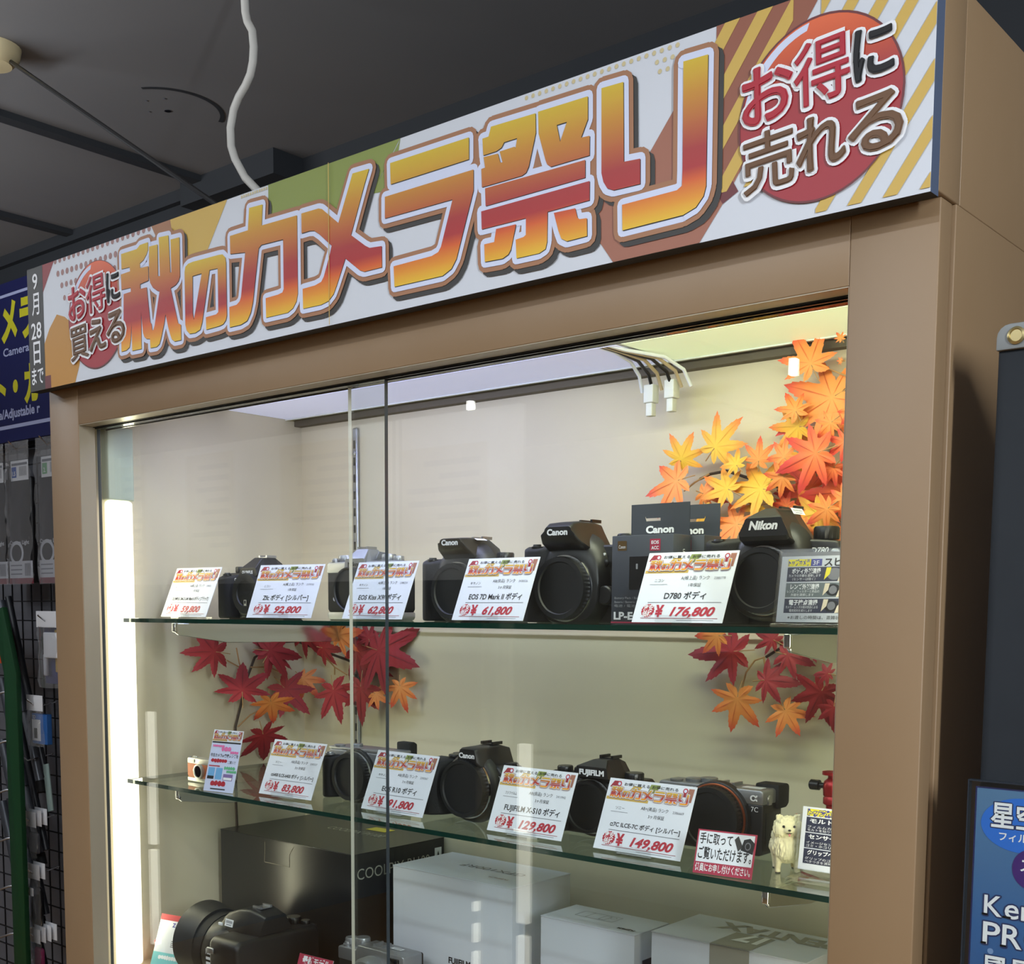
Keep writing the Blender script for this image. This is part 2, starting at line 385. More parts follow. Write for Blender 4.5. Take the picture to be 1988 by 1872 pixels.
tr.box(OL, OR, 0.0255, 0.050, OT + 0.006, OT + 0.02)
part('sliding_track', tr, mat('black_track', (22, 22, 24), 0.3), case, 'black sliding door track')
part('top_reveal', MB().box(OL, OR, 0.001, 0.0215, OT - 0.0008, OT), TRIM, case)
part('jamb_trim', MB().box(OL - 0.0005, OL + 0.0006, 0.0012, 0.0245, Z3 - 0.025, OT - 0.001), TRIM, case, 'beige metal jamb')
part('jamb_trim', MB().box(OR - 0.0006, OR + 0.0005, 0.0012, 0.0245, Z3 - 0.025, OT - 0.001), TRIM, case)
part('bottom_track', MB().box(OL, OR, 0.02, 0.045, Z3 - 0.03, Z3 + 0.004), mat('grey_track', (120, 120, 120), 0.4), case)
for x in (-1.42, -0.87, -0.66):
    part('tray_screw', MB().lathe([(0.0045, 0), (0.0045, -0.0015), (0.003, -0.0028), (0, -0.003)], (x, 0.392, 1.8085), 'z', 14), STEEL, case)

# sliding glass doors (outer leaf left, inner leaf right)
def glass_door(label, x0, x1, y, edge_right, m_edge):
    t = thing('glass_door', label, 'door', ((x0 + x1) / 2, y, Z3))
    h0, h1 = Z3 + 0.004, OT - 0.003
    p = MB().box(x0, x1, y, y + 0.005, h0, h1); p.m = [0, 0, 0, 1, 0, 1]
    part('pane', p, [GLASS, m_edge], t)
    return t
glass_door('left sliding glass door leaf, its dark edge at mid-cabinet', OL + 0.001, -0.9663, 0.0275, True, DOOREDGE)
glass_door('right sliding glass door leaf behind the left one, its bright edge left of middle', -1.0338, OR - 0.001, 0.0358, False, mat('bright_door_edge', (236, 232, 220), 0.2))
k = MB().rbox(-1.5365, -1.5335, 0.0235, 0.0273, 1.135, 1.18, 0.0012)

# glass shelves, chrome brackets, slotted posts
def shelf(label, z):
    y0 = 0.0656; t = MB().box(-1.5465, -0.402, y0, 0.398, z - 0.0056, z)
    t.m = [0, 0, 1, 1, 1, 1]
    tag(t.build('glass_shelf', [SHELFG, GEDGE]), label, 'shelf', 'glass shelves of the cabinet')
shelf('upper glass shelf at eye level, its green edge running the full width', Z1)
shelf('lower glass shelf with green edge, seen from above, under the second row of cameras', Z2)
def bracket(label, x, z, mirror):
    ytip, yb_ = 0.074, 0.412
    o = [(ytip, z - 0.0100), (ytip + 0.003, z - 0.0062), (yb_, z - 0.0060), (yb_, z - 0.036), (ytip + 0.085, z - 0.034), (ytip + 0.004, z - 0.0225), (ytip, z - 0.019)]
    m = MB().prism(o, x - 0.002, x + 0.002, 'x', 0, 0.0006, 1)
    m.rbox(x - 0.0035, x + 0.0035, ytip - 0.0035, ytip + 0.002, z - 0.0185, z - 0.0058, 0.0015)
    tag(m.build('shelf_bracket', CHROME), label, 'bracket', 'chrome brackets under the glass shelves')
bracket('chrome bracket under the left end of the upper glass shelf', -1.432, Z1, 1)
bracket('chrome bracket under the right end of the upper glass shelf', -0.503, Z1, 1)
bracket('chrome bracket under the left end of the lower glass shelf', -1.432, Z2, 1)
bracket('chrome bracket under the right end of the lower glass shelf', -0.518, Z2, 1)
def post(label, x):
    m = MB().rbox(x - 0.006, x + 0.006, YB - 0.006, YB - 0.0002, Z3, 1.786, 0.003)
    z = 1.766
    while z > Z3 + 0.05:
        m.box(x - 0.0021, x + 0.0021, YB - 0.0064, YB - 0.0059, z - 0.0125, z, 1); z -= 0.0262
    m.lathe([(0.004, 0), (0.004, -0.001), (0.002, -0.002), (0, -0.0021)], (x, YB - 0.006, 1.7465), 'y', 12)
    tag(m.build('slotted_post', [STEEL, BLACK]), label, 'shelf post')
post('slotted steel shelf post on the back wall, left of the cabinet middle', -1.432)
# vertical tube lamps in the two front corners
TUBE = mat('lit_tube_cover', (255, 250, 232), 0.4, emit=1.6)
def side_lamp(label, x0, x1, gx):
    t = thing('tube_lamp', label, 'lamp', ((x0 + x1) / 2, 0.065, Z3))
    part('diffuser', MB().rbox(x0, x1, 0.049, 0.088, Z3, 1.655, 0.006), TUBE, t)
    part('end_cap', MB().rbox(x0 - 0.0005, x1 + 0.0005, 0.048, 0.089, 1.655, 1.757, 0.002), mat('pale_green_plastic', (196, 208, 188), 0.4), t)
    return t
side_lamp('glowing vertical tube lamp inside the left front corner of the cabinet', IL + 0.0005, IL + 0.018, 0)
side_lamp('glowing vertical tube lamp hidden behind the right front post of the cabinet', IR - 0.018, IR - 0.0005, 0)
# loose wires and plugs hanging from the lamp tray
wt = thing('lamp_wiring', 'bundle of lamp wires with white plugs hanging under the top lamp tray', 'wiring', (-0.80, 0.36, 1.80))
for i, (dx, m) in enumerate(((-.016, 'w'), (-.009, 'k'), (-.003, 'c'), (.004, 'k'), (.010, 'c'), (.016, 'w'))):
    x = -0.83 + dx * 0.5
    col = {'w': WHITE, 'k': BLACK, 'c': mat('tan_wire', (180, 160, 128), 0.5)}[m]
    part('wire', MB().tube([(x - 0.028, 0.26, 1.812), (x - 0.012, 0.29, 1.806), (x + dx, 0.33, 1.801), (x + dx * 1.5, 0.36, 1.790), (x + dx * 1.7, 0.372, 1.772)], 0.0022, 8), col, wt)
for i, (x, z) in enumerate(((-0.852, 1.7575), (-0.822, 1.7600))):
    part('plug', MB().rbox(x - 0.007, x + 0.007, 0.365, 0.379, z, z + 0.022, 0.0012).rbox(x - 0.0045, x + 0.0045, 0.367, 0.377, z - 0.016, z, 0.001), mat('white_plastic', (214, 216, 212), 0.4), wt)

# hand-drawn banner lettering: characters > strokes > outlines, in mm on the board
GLYPHS=[[[[(236.4,142.8),(270.9,142.5),(278.0,146.1),(295.6,146.2),(295.3,137.3),(291.3,131.9),(285.0,126.8),(277.1,124.4),(277.3,118.7),(295.0,118.0),(294.7,101.0),(276.6,99.7),(276.8,93.9),(290.6,93.6),(296.6,50.7),(299.1,49.0),(300.5,40.7),(303.1,41.0),(305.8,45.6),(317.8,84.4),(312.5,86.2),(303.4,91.5),(298.5,97.5),(296.2,105.0),(297.6,140.6),(315.4,139.9),(315.1,102.7),(319.3,102.0),(318.5,147.5),(338.4,146.2),(340.6,102.3),(343.1,102.6),(342.8,140.4),(360.7,139.7),(360.3,95.0),(357.3,90.0),(351.5,86.4),(340.8,84.4),(354.8,41.3),(360.4,38.8),(360.3,21.0),(346.8,21.2),(341.1,24.6),(338.0,30.6),(334.2,39.6),(329.3,55.8),(326.1,45.5),(318.7,28.6),(315.1,22.5),(309.1,19.9),(295.9,20.3),(295.3,31.3),(288.1,32.3),(283.1,35.4),(280.7,40.6),(277.4,67.0),(276.4,21.9),(256.1,22.2),(255.8,56.7),(253.5,36.6),(250.1,27.3),(242.8,24.4),(231.9,24.2),(232.2,41.5),(237.3,43.3),(239.9,93.6),(256.0,93.9),(255.9,98.8),(235.3,99.5),(234.7,118.3),(255.3,118.7),(254.8,123.7),(236.4,124.5)]]],[[[(369.7,98.0),(371.5,103.7),(377.2,106.3),(386.7,106.9),(436.1,105.7),(443.6,105.0),(448.7,100.8),(450.0,94.8),(449.9,36.3),(447.9,31.3),(443.0,27.5),(435.4,26.4),(410.3,25.9),(410.1,40.0),(429.7,40.3),(434.0,42.3),(434.2,91.2),(418.6,91.9),(409.5,58.7),(402.5,35.2),(398.4,27.6),(388.8,25.3),(377.7,25.8),(371.5,30.6),(369.3,37.3)],[(385.4,90.8),(403.5,90.9),(395.7,68.1),(386.5,40.3),(384.4,48.9)]]],[[[(493.5,146.0),(517.2,144.9),(515.2,122.9),(575.2,121.7),(575.2,40.5),(572.9,32.5),(566.9,26.1),(558.0,22.8),(520.8,23.0),(520.5,44.1),(541.9,44.5),(549.4,45.6),(551.7,48.9),(551.7,101.2),(514.0,102.4),(509.3,99.5),(497.8,43.4),(493.6,32.5),(487.1,24.8),(475.8,22.1),(455.1,22.1),(454.9,44.7),(468.3,45.1),(474.0,48.1),(476.6,52.5),(485.4,99.6),(458.1,102.7),(458.1,122.5),(490.7,122.5)]]],[[[(582.4,122.1),(610.2,121.6),(615.8,119.8),(641.1,100.8),(658.3,135.2),(663.2,145.3),(687.8,144.5),(680.7,130.4),(660.2,85.0),(681.5,70.5),(688.0,67.1),(705.8,65.6),(705.9,44.9),(680.0,45.0),(673.4,47.5),(651.5,63.2),(638.3,39.3),(632.7,30.3),(624.3,24.5),(613.0,22.6),(583.7,23.0),(583.3,43.8),(603.4,44.1),(613.4,46.1),(617.6,50.8),(626.9,70.7),(630.5,79.9),(611.2,95.2),(602.8,100.4),(595.7,101.6),(582.5,101.6)]]],[[[(718.2,143.0),(823.8,142.3),(823.9,122.5),(718.9,122.5)]],[[(710.5,112.3),(829.7,112.0),(829.8,93.1),(808.2,34.9),(801.7,26.8),(790.1,22.2),(723.8,22.8),(722.7,42.9),(775.4,43.3),(784.2,45.4),(787.9,49.8),(803.0,90.5),(710.4,91.4)]]],[[[(840.8,137.0),(848.3,137.1),(851.4,145.1),(904.2,143.7),(904.7,126.7),(896.8,99.7),(893.8,94.9),(888.9,93.3),(840.4,93.6),(839.6,110.2),(844.2,110.4),(842.3,120.2),(859.9,119.3),(862.9,110.5),(865.7,110.4),(862.1,120.6),(880.0,120.7),(881.0,118.8),(883.0,127.4),(867.4,127.5),(864.3,123.6),(858.0,121.8),(841.9,121.8)]],[[(907.2,144.2),(962.3,143.1),(962.6,124.0),(955.5,110.5),(964.8,109.8),(964.8,93.5),(922.1,93.6),(917.9,96.7),(916.1,100.7),(908.0,125.0)],[(928.5,127.6),(939.8,127.5),(932.4,112.5)]],[[(844.3,91.8),(960.3,90.8),(960.5,75.9),(845.1,75.7)]],[[(839.6,72.1),(965.3,72.1),(965.4,55.9),(919.0,55.6),(918.7,29.9),(916.9,23.9),(909.7,21.5),(883.0,21.8),(881.9,38.6),(891.2,39.2),(893.9,40.5),(893.9,55.2),(840.3,55.7)]],[[(858.2,52.6),(882.2,52.2),(876.4,31.3),(873.2,27.2),(866.3,24.7),(844.4,25.6),(843.6,41.6),(855.9,41.4)]],[[(926.1,53.3),(950.0,52.4),(952.5,44.0),(954.8,42.2),(962.8,41.5),(963.2,26.4),(941.1,26.1),(934.7,29.6),(931.6,36.5)]]],[[[(976.8,145.9),(999.5,145.0),(1001.2,79.9),(1017.8,78.7),(1018.2,58.2),(990.9,58.9),(984.2,61.9),(980.1,68.0),(977.9,75.8)]],[[(1058.6,145.0),(1081.8,144.1),(1082.3,42.9),(1080.1,35.4),(1073.1,28.0),(1061.2,24.4),(1000.7,23.8),(1000.0,45.0),(1054.6,45.3),(1059.4,47.8),(1059.7,60.7)]]]]
# ================================================================ THE BANNER
GRAD = rampmat('sunset_ink', [(0.0, (232, 190, 40)), (0.10, (228, 150, 30)), (0.22, (214, 92, 30)), (0.30, (170, 38, 40)), (0.42, (166, 44, 44)), (0.58, (184, 96, 44)), (0.78, (200, 140, 38)), (1.0, (212, 182, 40))])
RGRAD = rampmat('red_ball_ink', [(0.0, (160, 38, 50)), (0.62, (160, 38, 46)), (0.85, (206, 84, 40)), (1.0, (226, 104, 60))])
GOLD = mat('gold_ink', (206, 172, 84), 0.5); GOLD2 = mat('ochre_ink', (190, 136, 56), 0.5)
OLIVE = mat('olive_ink', (134, 148, 72), 0.5); DOTM = mat('mauve_dot_ink', (160, 122, 118), 0.5)
RUST = mat('rust_ink', (160, 104, 84), 0.5); RUST2 = mat('dark_rust_ink', (146, 88, 68), 0.5)
MAROON = mat('maroon_ink', (108, 50, 54), 0.5); DRED = mat('deep_red_ink', (142, 52, 56), 0.5)
BOARD = mat('white_board', (210, 215, 224), 0.45)
BRN = mat('brown_ink', (104, 70, 40), 0.5); DOTG = mat('pale_gold_dot_ink', (206, 192, 148), 0.5)
BMATS = [BOARD, GRAD, LAV, BROWN_L, SHAD, RGRAD, GOLD, GOLD2, OLIVE, DOTM, RUST, RUST2, MAROON, DRED, BRN, DOTG, RED, INK, WHITEINK, mat('board_edge_blue', (86, 98, 122), 0.4)]
(B_W, B_GR, B_LAV, B_OUT, B_SH, B_RB, B_GOLD, B_OCH, B_OL, B_DOT, B_RUST, B_RUST2, B_MAR, B_DR, B_BRN, B_DOTG, B_RED, B_INK, B_WI, B_EDGE) = range(20)
def festival_lettering(mb, F, k=1.0, ox=0.0, oy=0.0, e0=0.0008, wo=5.3, bo=9.6, shadow=True, step=0.00050):
    """the seven large characters with their pale, tan and charcoal outlines"""
    T = lambda ring: [(ox + x * k, oy + y * k) for x, y in ring]
    for ch in GLYPHS:
        for st in ch:
            o = T(st[0])
            if shadow: mb.stroke(F, [o], bo * k, B_SH, e0, off=(4.6 * k, -4.6 * k)); mb.poly(F, [[(x + 4.6 * k, y - 4.6 * k) for x, y in o]], B_SH, e0 - .0002 + mb.lift() * .2)
            mb.stroke(F, [o], bo * k, B_OUT, e0 + step)
            mb.stroke(F, [o], wo * k, B_LAV, e0 + 2 * step)
            for hole in st[1:]: mb.poly(F, [T(hole)], B_LAV, e0 + 1.95 * step)
    for ch in GLYPHS:
        ys = [y for st in ch for x, y in st[0]]; y0, y1 = min(ys), max(ys)
        for st in ch:
            mb.poly(F, [T(r) for r in st], B_GR, e0 + 3 * step, uvf=lambda x, y: (0.5, ((y - oy) / k - y0) / (y1 - y0)))
            if shadow: mb.poly(F, [[(x + 0.7 * k, y - 0.7 * k) for x, y in T(r)] for r in st], B_INK, e0 + 2.96 * step)
def clip_x(pts, lo, hi):
    for lim, sgn in ((lo, 1), (hi, -1)):
        out = []
        for i in range(len(pts)):
            a, b = pts[i - 1], pts[i]
            ia, ib = (a[0] - lim) * sgn >= 0, (b[0] - lim) * sgn >= 0
            if ia != ib:
                t_ = (lim - a[0]) / (b[0] - a[0]); out.append((lim, a[1] + t_ * (b[1] - a[1])))
            if ib: out.append(b)
        pts = out
    return pts
def clip_y(pts, lo, hi): return [(y, x) for x, y in clip_x([(y, x) for x, y in pts], lo, hi)]
BW, BH = 1.2663, 0.1643
bm_ = MB(); bm_.lm = 211; bm_.box(XL, XR, -0.027, -0.0124, 1.80, 1.80 + BH); bm_.m[:6] = [0, B_EDGE, 0, B_EDGE, B_EDGE, B_EDGE]
bm_.m[0] = B_INK; bm_.m[1] = B_EDGE; bm_.m[2] = 0; bm_.m[3] = B_EDGE
FB = plane((XL, -0.027, 1.80), (1, 0, 0), (0, 0, 1))
mm = lambda *p: [(x / 1000, y / 1000) for x, y in p]
def bq(pts, m, e=0.0002):
    q = clip_y(clip_x(mm(*pts), 0, BW), 0, BH)
    if len(q) > 2: bm_.quadp(FB, q, m, e + bm_.lift())
bq([(0, 0), (41, 0), (41, 165), (0, 165)], B_SH, 0.0003)                       # date strip
bq([(41, 165), (72, 165), (41, 128)], B_DR)                                      # red corner
bq([(41, 60), (55, 78), (75, 94), (95, 88), (140, 60), (128, 20), (117, 0), (55, 0), (55, 17), (41, 17)], B_OCH)
bq([(40, 0), (55.5, 0), (55.5, 17), (40, 17)], B_MAR, 0.0003)
for r, (x0, x1, y, rx) in enumerate(((75, 300, 163, 3.6), (75, 222, 146, 3.8), (90, 222, 129.5, 3.6), (90, 225, 112.5, 3.4), (205, 225, 96, 3.0), (205, 222, 80, 2.2))):
    x = x0 + (6 if r % 2 else 0)
    while x < x1:
        pts = [(x + rx * math.cos(2 * PI * i / 14), y + rx * 1.05 * math.sin(2 * PI * i / 14)) for i in range(14)]
        bq(pts, B_DOT); x += 11.6
bq([(340, 165), (452, 165), (400, 100), (352, 100)], B_GOLD)
bq([(300, 165), (345, 165), (345, 130), (330, 120)], B_OUT, 0.00018)
bq([(525, 165), (731, 165), (690, 120), (640, 90), (525, 90)], B_OL)
bq([(731, 165), (728, 160), (690, 120), (720, 118)], B_OL)
for r in range(3):
    for i in range(22):
        x = 892 + i * 7.6 + r * 3.0; y = 160.5 - r * 8.0
        if x < 1062 and (r == 0 or x > 1030): bq([(x + 2.0 * math.cos(a), y + 2.0 * math.sin(a)) for a in [2 * PI * j / 10 for j in range(10)]], B_DOTG)
for i in range(12): x = 478 + i * 4; bq([(x - 1.2, 160), (x + 1.2, 160), (x + 1.2, 163), (x - 1.2, 163)], B_DOTG)
bq([(958, 60), (975, 20), (990, 0), (1076, 0), (1100, 30), (1120, 60), (1120, 165), (1088, 165), (1088, 150), (1052, 114), (1000, 50), (960, 70)], B_RUST)
bq([(1088, 165), (1180, 165), (1100, 50), (1088, 60)], B_RUST2, 0.00022)
for i in range(7):                                                               # gold stripes over the rust corner
    x = 1096 + i * 28.6 - 57
    q = clip_x(mm((x, 165), (x + 13.5, 165), (x - 95 + 13.5, 35), (x - 95, 35)), 1.087, 1.155); q = clip_y(q, 0.035, BH)
    if len(q) > 2: bm_.quadp(FB, q, B_GOLD, 0.00074)
for i in range(9):                                                               # gold stripes on white at the right end
    x = 1182 + i * 27.5
    q = clip_x(mm((x, 165), (x + 11, 165), (x - 118 + 11, 0), (x - 118, 0)), 1.178, BW); q = clip_y(q, 0.0028, BH)
    if len(q) > 2: bm_.quadp(FB, q, B_GOLD, 0.00074)
bq([(1097, 26), (1111, 33), (1104, 45), (1090, 38)], B_MAR, 0.0003)
festival_lettering(bm_, lambda x, y, e=0: FB(x, min(max(y, 0.0004), BH - 0.0004), e), 0.001, e0=0.0008)
def red_ball(mb, F, cx, cy, r, e):
    pts = [(cx + r * math.cos(2 * PI * i / 56), cy + r * math.sin(2 * PI * i / 56)) for i in range(56)]
    mb.stroke(F, [pts], r * 0.012, B_MAR, e - 0.0001, n=6)
    mb.poly(F, [pts], B_RB, e, uvf=lambda x, y: (0.5, (y - cy + r) / (2 * r)))
    hl = [(cx + r * 0.97 * math.cos(a), cy + r * 0.97 * math.sin(a)) for a in [math.radians(98 + i * 5) for i in range(16)]]
    hl += [(cx + r * 0.88 * math.cos(a) + r * 0.02, cy + r * 0.9 * math.sin(a)) for a in [math.radians(172 - i * 5) for i in range(15)]]
    mb.poly(F, [hl], B_OUT + 0 if False else B_LAV, e + 0.0001)
for cx, lo in ((0.174, '買える'), (0.178 + 1.0, '売れる')):
    red_ball(bm_, FB, cx, 0.0785, 0.0668, 0.0012)
    ol = lambda m_: ((.0037, B_WI, .55), (.0012, m_, .82))
    bm_.text(FB, 'お', cx - 0.062, 0.080, 0.036, B_RED, 0.0040, w=0.042, outline=ol(B_RED), rot=0.06)
    bm_.text(FB, '得', cx - 0.018, 0.085, 0.036, B_RED, 0.0040, w=0.044, outline=((.0037, B_WI, .55), (.0006, B_RED, .82)), rot=0.06)
    bm_.text(FB, 'に', cx + 0.030, 0.090, 0.032, B_INK, 0.0040, w=0.029, outline=ol(B_INK), rot=0.06)
    for i, ch_ in enumerate(lo):
        bm_.text(FB, ch_, cx + (-0.060, -0.014, 0.028)[i], (0.030, 0.035, 0.038)[i], (0.035, 0.033, 0.035)[i], B_BRN, 0.0040, w=(0.043, 0.038, 0.040)[i], outline=((.0037, B_WI, .55), ((.0006 if i == 0 else .0012), B_BRN, .82)), rot=0.07)
for s_, y, h, wd in (('9', .136, .021, .0135), ('月', .104, .024, .019), ('28', .070, .022, .027), ('日', .038, .026, .018), ('まで', .010, .019, .031)):
    bm_.text(FB, s_, 0.021, y, h, B_WI, 0.0006, w=wd, align='C', bold=0.012)
bq([(626, 0), (627, 0), (627.4, 164), (626.4, 164)], B_GOLD, 0.0029)
tag(bm_.build('banner_board', BMATS), 'long white, orange and red sale banner with huge Japanese lettering across the cabinet top', 'banner')

# ================================================================ PRICE CARDS AND COUNTER SIGNS
CM = [WHITE, GRAD, LAV, BROWN_L, SHAD, RED, INK, GREYINK, GOLD, OLIVE, RUST, WHITEINK, mat('dark_red_ink', (150, 22, 40), 0.5)]
(C_W, C_GR, C_LAV, C_OUT, C_SH, C_RED, C_INK, C_GREY, C_GOLD, C_OL, C_RUST, C_WI, C_DR) = range(13)
def mini_header(mb, F, W, y0, y1, m=None):
    """the banner design printed small across a card: art strip, slogan, seven characters"""
    g = lambda a, b, c_, d, mm_, e=0.00012: mb.rect(F, W * a, y0 + (y1 - y0) * b, W * c_, y0 + (y1 - y0) * d, mm_, e)
    H = y1 - y0
    mb.quadp(F, [(W * .02, y0 + H * .66), (W * .10, y0 + H * .66), (W * .14, y1), (W * .06, y1)], C_DR, 0.00012)
    mb.quadp(F, [(W * .25, y0 + H * .5), (W * .36, y0 + H * .5), (W * .40, y0 + H * .82), (W * .30, y0 + H * .82)], C_GOLD, 0.00012)
    mb.quadp(F, [(W * .47, y0 + H * .55), (W * .56, y0 + H * .55), (W * .60, y1), (W * .49, y1)], C_OL, 0.00012)
    mb.quadp(F, [(W * .90, y0 + H * .3), (W * .97, y0 + H * .3), (W * .98, y1), (W * .92, y1)], C_RUST, 0.00012)
    g(.01, 0.0, .5, .16, C_GOLD)
    for cx in (.125, .885): mb.disc(F, W * cx, y0 + H * .86, H * .145, H * .145, C_RED, 0.0002, 20); mb.disc(F, W * cx, y0 + H * .86, H * .085, H * .085, C_LAV, 0.00026, 12)
    mb.rect(F, W * .87, y0 + H * .55, W * .90, y0 + H * .75, C_DR, 0.0002)
    mb.text(F, 'お得に買える お得に売れる', W * .185, y0 + H * .80, H * .135, C_INK, 0.0003, w=W * .62, bold=0.012)
    k = W * 0.93 / 885.0
    GL_ = C_GR
    T = lambda r: [(W * .035 + (x - 220) * k, y0 + H * .02 + y * k * (H * .74 / (160 * k))) for x, y in r]
    for ch in GLYPHS:
        for st in ch:
            mb.stroke(F, [T(st[0])], 9.5 * k, C_OUT, 0.00032, n=6); mb.stroke(F, [T(st[0])], 5.0 * k, C_LAV, 0.00056, n=6)
    for ch in GLYPHS:
        ys = [y for st in ch for x, y in st[0]]; a, b = min(ys), max(ys)
        for st in ch:
            uvm = {}
            tr = [T(r) for r in st]
            lo = y0 + H * .02 + a * (H * .74 / 160); hi = y0 + H * .02 + b * (H * .74 / 160)
            mb.poly(F, tr, C_GR, 0.00082, uvf=lambda x, y: (0.5, max(0, min(1, (y - lo) / (hi - lo)))))
def acrylic_foot(t, W, lean, foot=0.042):
    """small clear stand: base plate, sloping back and a lip that holds the card"""
    s, c_ = math.sin(lean), math.cos(lean)
    m = MB().box(W / 2 - foot / 2, W / 2 + foot / 2, -0.006, 0.034, 0.0002, 0.0022)
    q = [(0.0008, 0.0022), (0.0026, 0.0022), (0.0026 + 0.045 * s, 0.0022 + 0.045 * c_), (0.0008 + 0.045 * s, 0.0022 + 0.045 * c_)]
    m.prism(q, W / 2 - foot / 2, W / 2 + foot / 2, 'x')
    m.box(W / 2 - foot / 2, W / 2 + foot / 2, -0.0058, -0.0042, 0.0022, 0.0100)
    o = m.build('acrylic_stand', ACRYL); o.parent = t
def price_card(label, x, y, z, maker, rank, warr, num, model, price, W=0.1055, H=0.0762, lean=23, yaw=0, mw=.74, group='price cards in clear stands'):
    t = thing('price_card', label, 'price card', (x, y, z), math.radians(yaw), group)
    L_ = math.radians(lean); Vv = (0, math.sin(L_), math.cos(L_))
    F = plane((0, -0.0006, 0.0026), (1, 0, 0), Vv); mb = MB()
    B = [F(0, 0, 0), F(W, 0, 0), F(W, H, 0), F(0, H, 0), F(0, 0, -0.0006), F(W, 0, -0.0006), F(W, H, -0.0006), F(0, H, -0.0006)]
    mb.add(B, [(0, 1, 2, 3), (7, 6, 5, 4), (0, 4, 5, 1), (1, 5, 6, 2), (2, 6, 7, 3), (3, 7, 4, 0)], C_W)
    mini_header(mb, F, W, H * .70, H * .965)
    mb.text(F, maker, W * .20, H * .575, H * .038, C_INK, w=None, align='C', maxw=W * .16); mb.rect(F, W * .10, H * .535, W * .30, H * .541, C_GREY)
    mb.text(F, rank, W * .44, H * .605, H * .045, C_INK, maxw=W * .31)
    mb.text(F, num, W * .80, H * .605, H * .036, C_GREY, maxw=W * .15)
    mb.text(F, warr, W * .54, H * .505, H * .042, C_INK, maxw=W * .2)
    mb.text(F, model, W * .53, H * .335, H * (.085 if mw < .75 else .06), C_INK, w=W * mw, align='C', bold=.018)
    mb.rect(F, W * .13, H * .278, W * .94, H * .286, C_GREY)
    cx, cy, r = W * .155, H * .165, H * .098
    star = [(cx + r * (1.0 if i % 2 else .90) * 1.08 * math.cos(PI * i / 16), cy + r * (1.0 if i % 2 else .90) * math.sin(PI * i / 16)) for i in range(32)]
    mb.quadp(F, star, C_RED, 0.0002)
    mb.text(F, '激安', cx, cy + r * .08, r * .68, C_WI, 0.0003, w=r * 1.55, align='C', bold=.02); mb.text(F, '価格', cx, cy - r * .80, r * .68, C_WI, 0.0003, w=r * 1.55, align='C', bold=.02)
    mb.text(F, '¥', W * .285, H * .085, H * .155, C_RED, w=W * .092, align='C', bold=.05)
    mb.text(F, price, W * .41, H * .095, H * .125, C_RED, w=W * .075 * (len(price) - 1) + W * .035, bold=.035, shear=.28)
    mb.rect(F, W * .09, H * .056, W * .94, H * .063, C_DR)
    mb.rect(F, W * .50, H * .030, W * .90, H * .036, C_GREY)
    o = mb.build('card', CM); o.parent = t
    acrylic_foot(t, W, L_)
    return t
A_, AB, ABp = 'A(極上品) ランク', 'AB(良品) ランク', 'AB+(美品) ランク'
Y1 = '1年保証'; M3 = '3ヶ月保証'
price_card('price card reading 59,800, leftmost on the upper shelf', -1.5220, .112, Z1, 'オリンパス', A_, Y1, '238521', 'OLYMPUS OM-D E-M1 Mark II ボディ [ブラック]', '59,800', mw=.80, yaw=1)
price_card('price card reading 92,800 in front of the silver retro camera', -1.3110, .103, Z1, 'ニコン', A_, Y1, '2379765', 'Zfc ボディ [シルバー]', '92,800', W=.112, yaw=9, mw=.70)
price_card('price card reading 62,800 behind the overlap of the two glass doors', -1.1315, .112, Z1, 'キヤノン', A_, Y1, '2388254', 'EOS Kiss X9i ボディ', '62,800', mw=.70)
price_card('price card reading 61,800 between the two big black reflex cameras', -0.9450, .112, Z1, 'キヤノン', AB, M3, '2430526', 'EOS 7D Mark II ボディ', '61,800', mw=.74)
price_card('price card reading 176,800 in front of the two battery boxes', -0.6972, .113, Z1, 'ニコン', A_, Y1, '2385778', 'D780 ボディ', '176,800', mw=.46, yaw=-1)
price_card('price card reading 83,800, leftmost price card on the lower shelf', -1.2825, .0975, Z2, 'ソニー', AB, M3, '2382527', 'α6400 ILCE-6400 ボディ [シルバー]', '83,800', W=.100, mw=.80, yaw=3)
price_card('price card reading 91,800 on the lower shelf behind the door overlap', -1.0910, .1050, Z2, 'キヤノン', AB, M3, '2390567', 'EOS R10 ボディ', '91,800', mw=.56)
price_card('price card reading 129,800 on the lower shelf', -0.8778, .0980, Z2, 'フジフイルム', AB, M3, '2411942', 'FUJIFILM X-S10 ボディ', '129,800', W=.1035, mw=.74, yaw=1)
price_card('price card reading 149,800 on the lower shelf', -0.7291, .0957, Z2, 'ソニー', ABp, M3, '2386669', 'α7C ILCE-7C ボディ [シルバー]', '149,800', mw=.80)

def sheet(F, W, H, th=0.0006, m=0):
    mb = MB(); B = [F(0, 0, 0), F(W, 0, 0), F(W, H, 0), F(0, H, 0), F(0, 0, -th), F(W, 0, -th), F(W, H, -th), F(0, H, -th)]
    return mb.add(B, [(0, 1, 2, 3), (7, 6, 5, 4), (0, 4, 5, 1), (1, 5, 6, 2), (2, 6, 7, 3), (3, 7, 4, 0)], m)
def leanplane(lean, z0=0.0026): 
    a = math.radians(lean); return plane((0, -0.0006, z0), (1, 0, 0), (0, math.sin(a), math.cos(a)))
def blob_row(mb, F, x0, x1, y, h, m, rnd, e=0.0003):
    """thick brush-lettered line too small to read"""
    x = x0
    while x < x1 - h * .4:
        w_ = h * rnd.uniform(.7, 1.1); k = 8
        mb.quadp(F, [(x + w_ / 2 + w_ * .5 * rnd.uniform(.8, 1.05) * math.cos(2 * PI * i / k), y + h / 2 + h * .5 * rnd.uniform(.75, 1.05) * math.sin(2 * PI * i / k)) for i in range(k)], m, e + mb.lift()); x += w_ * .8
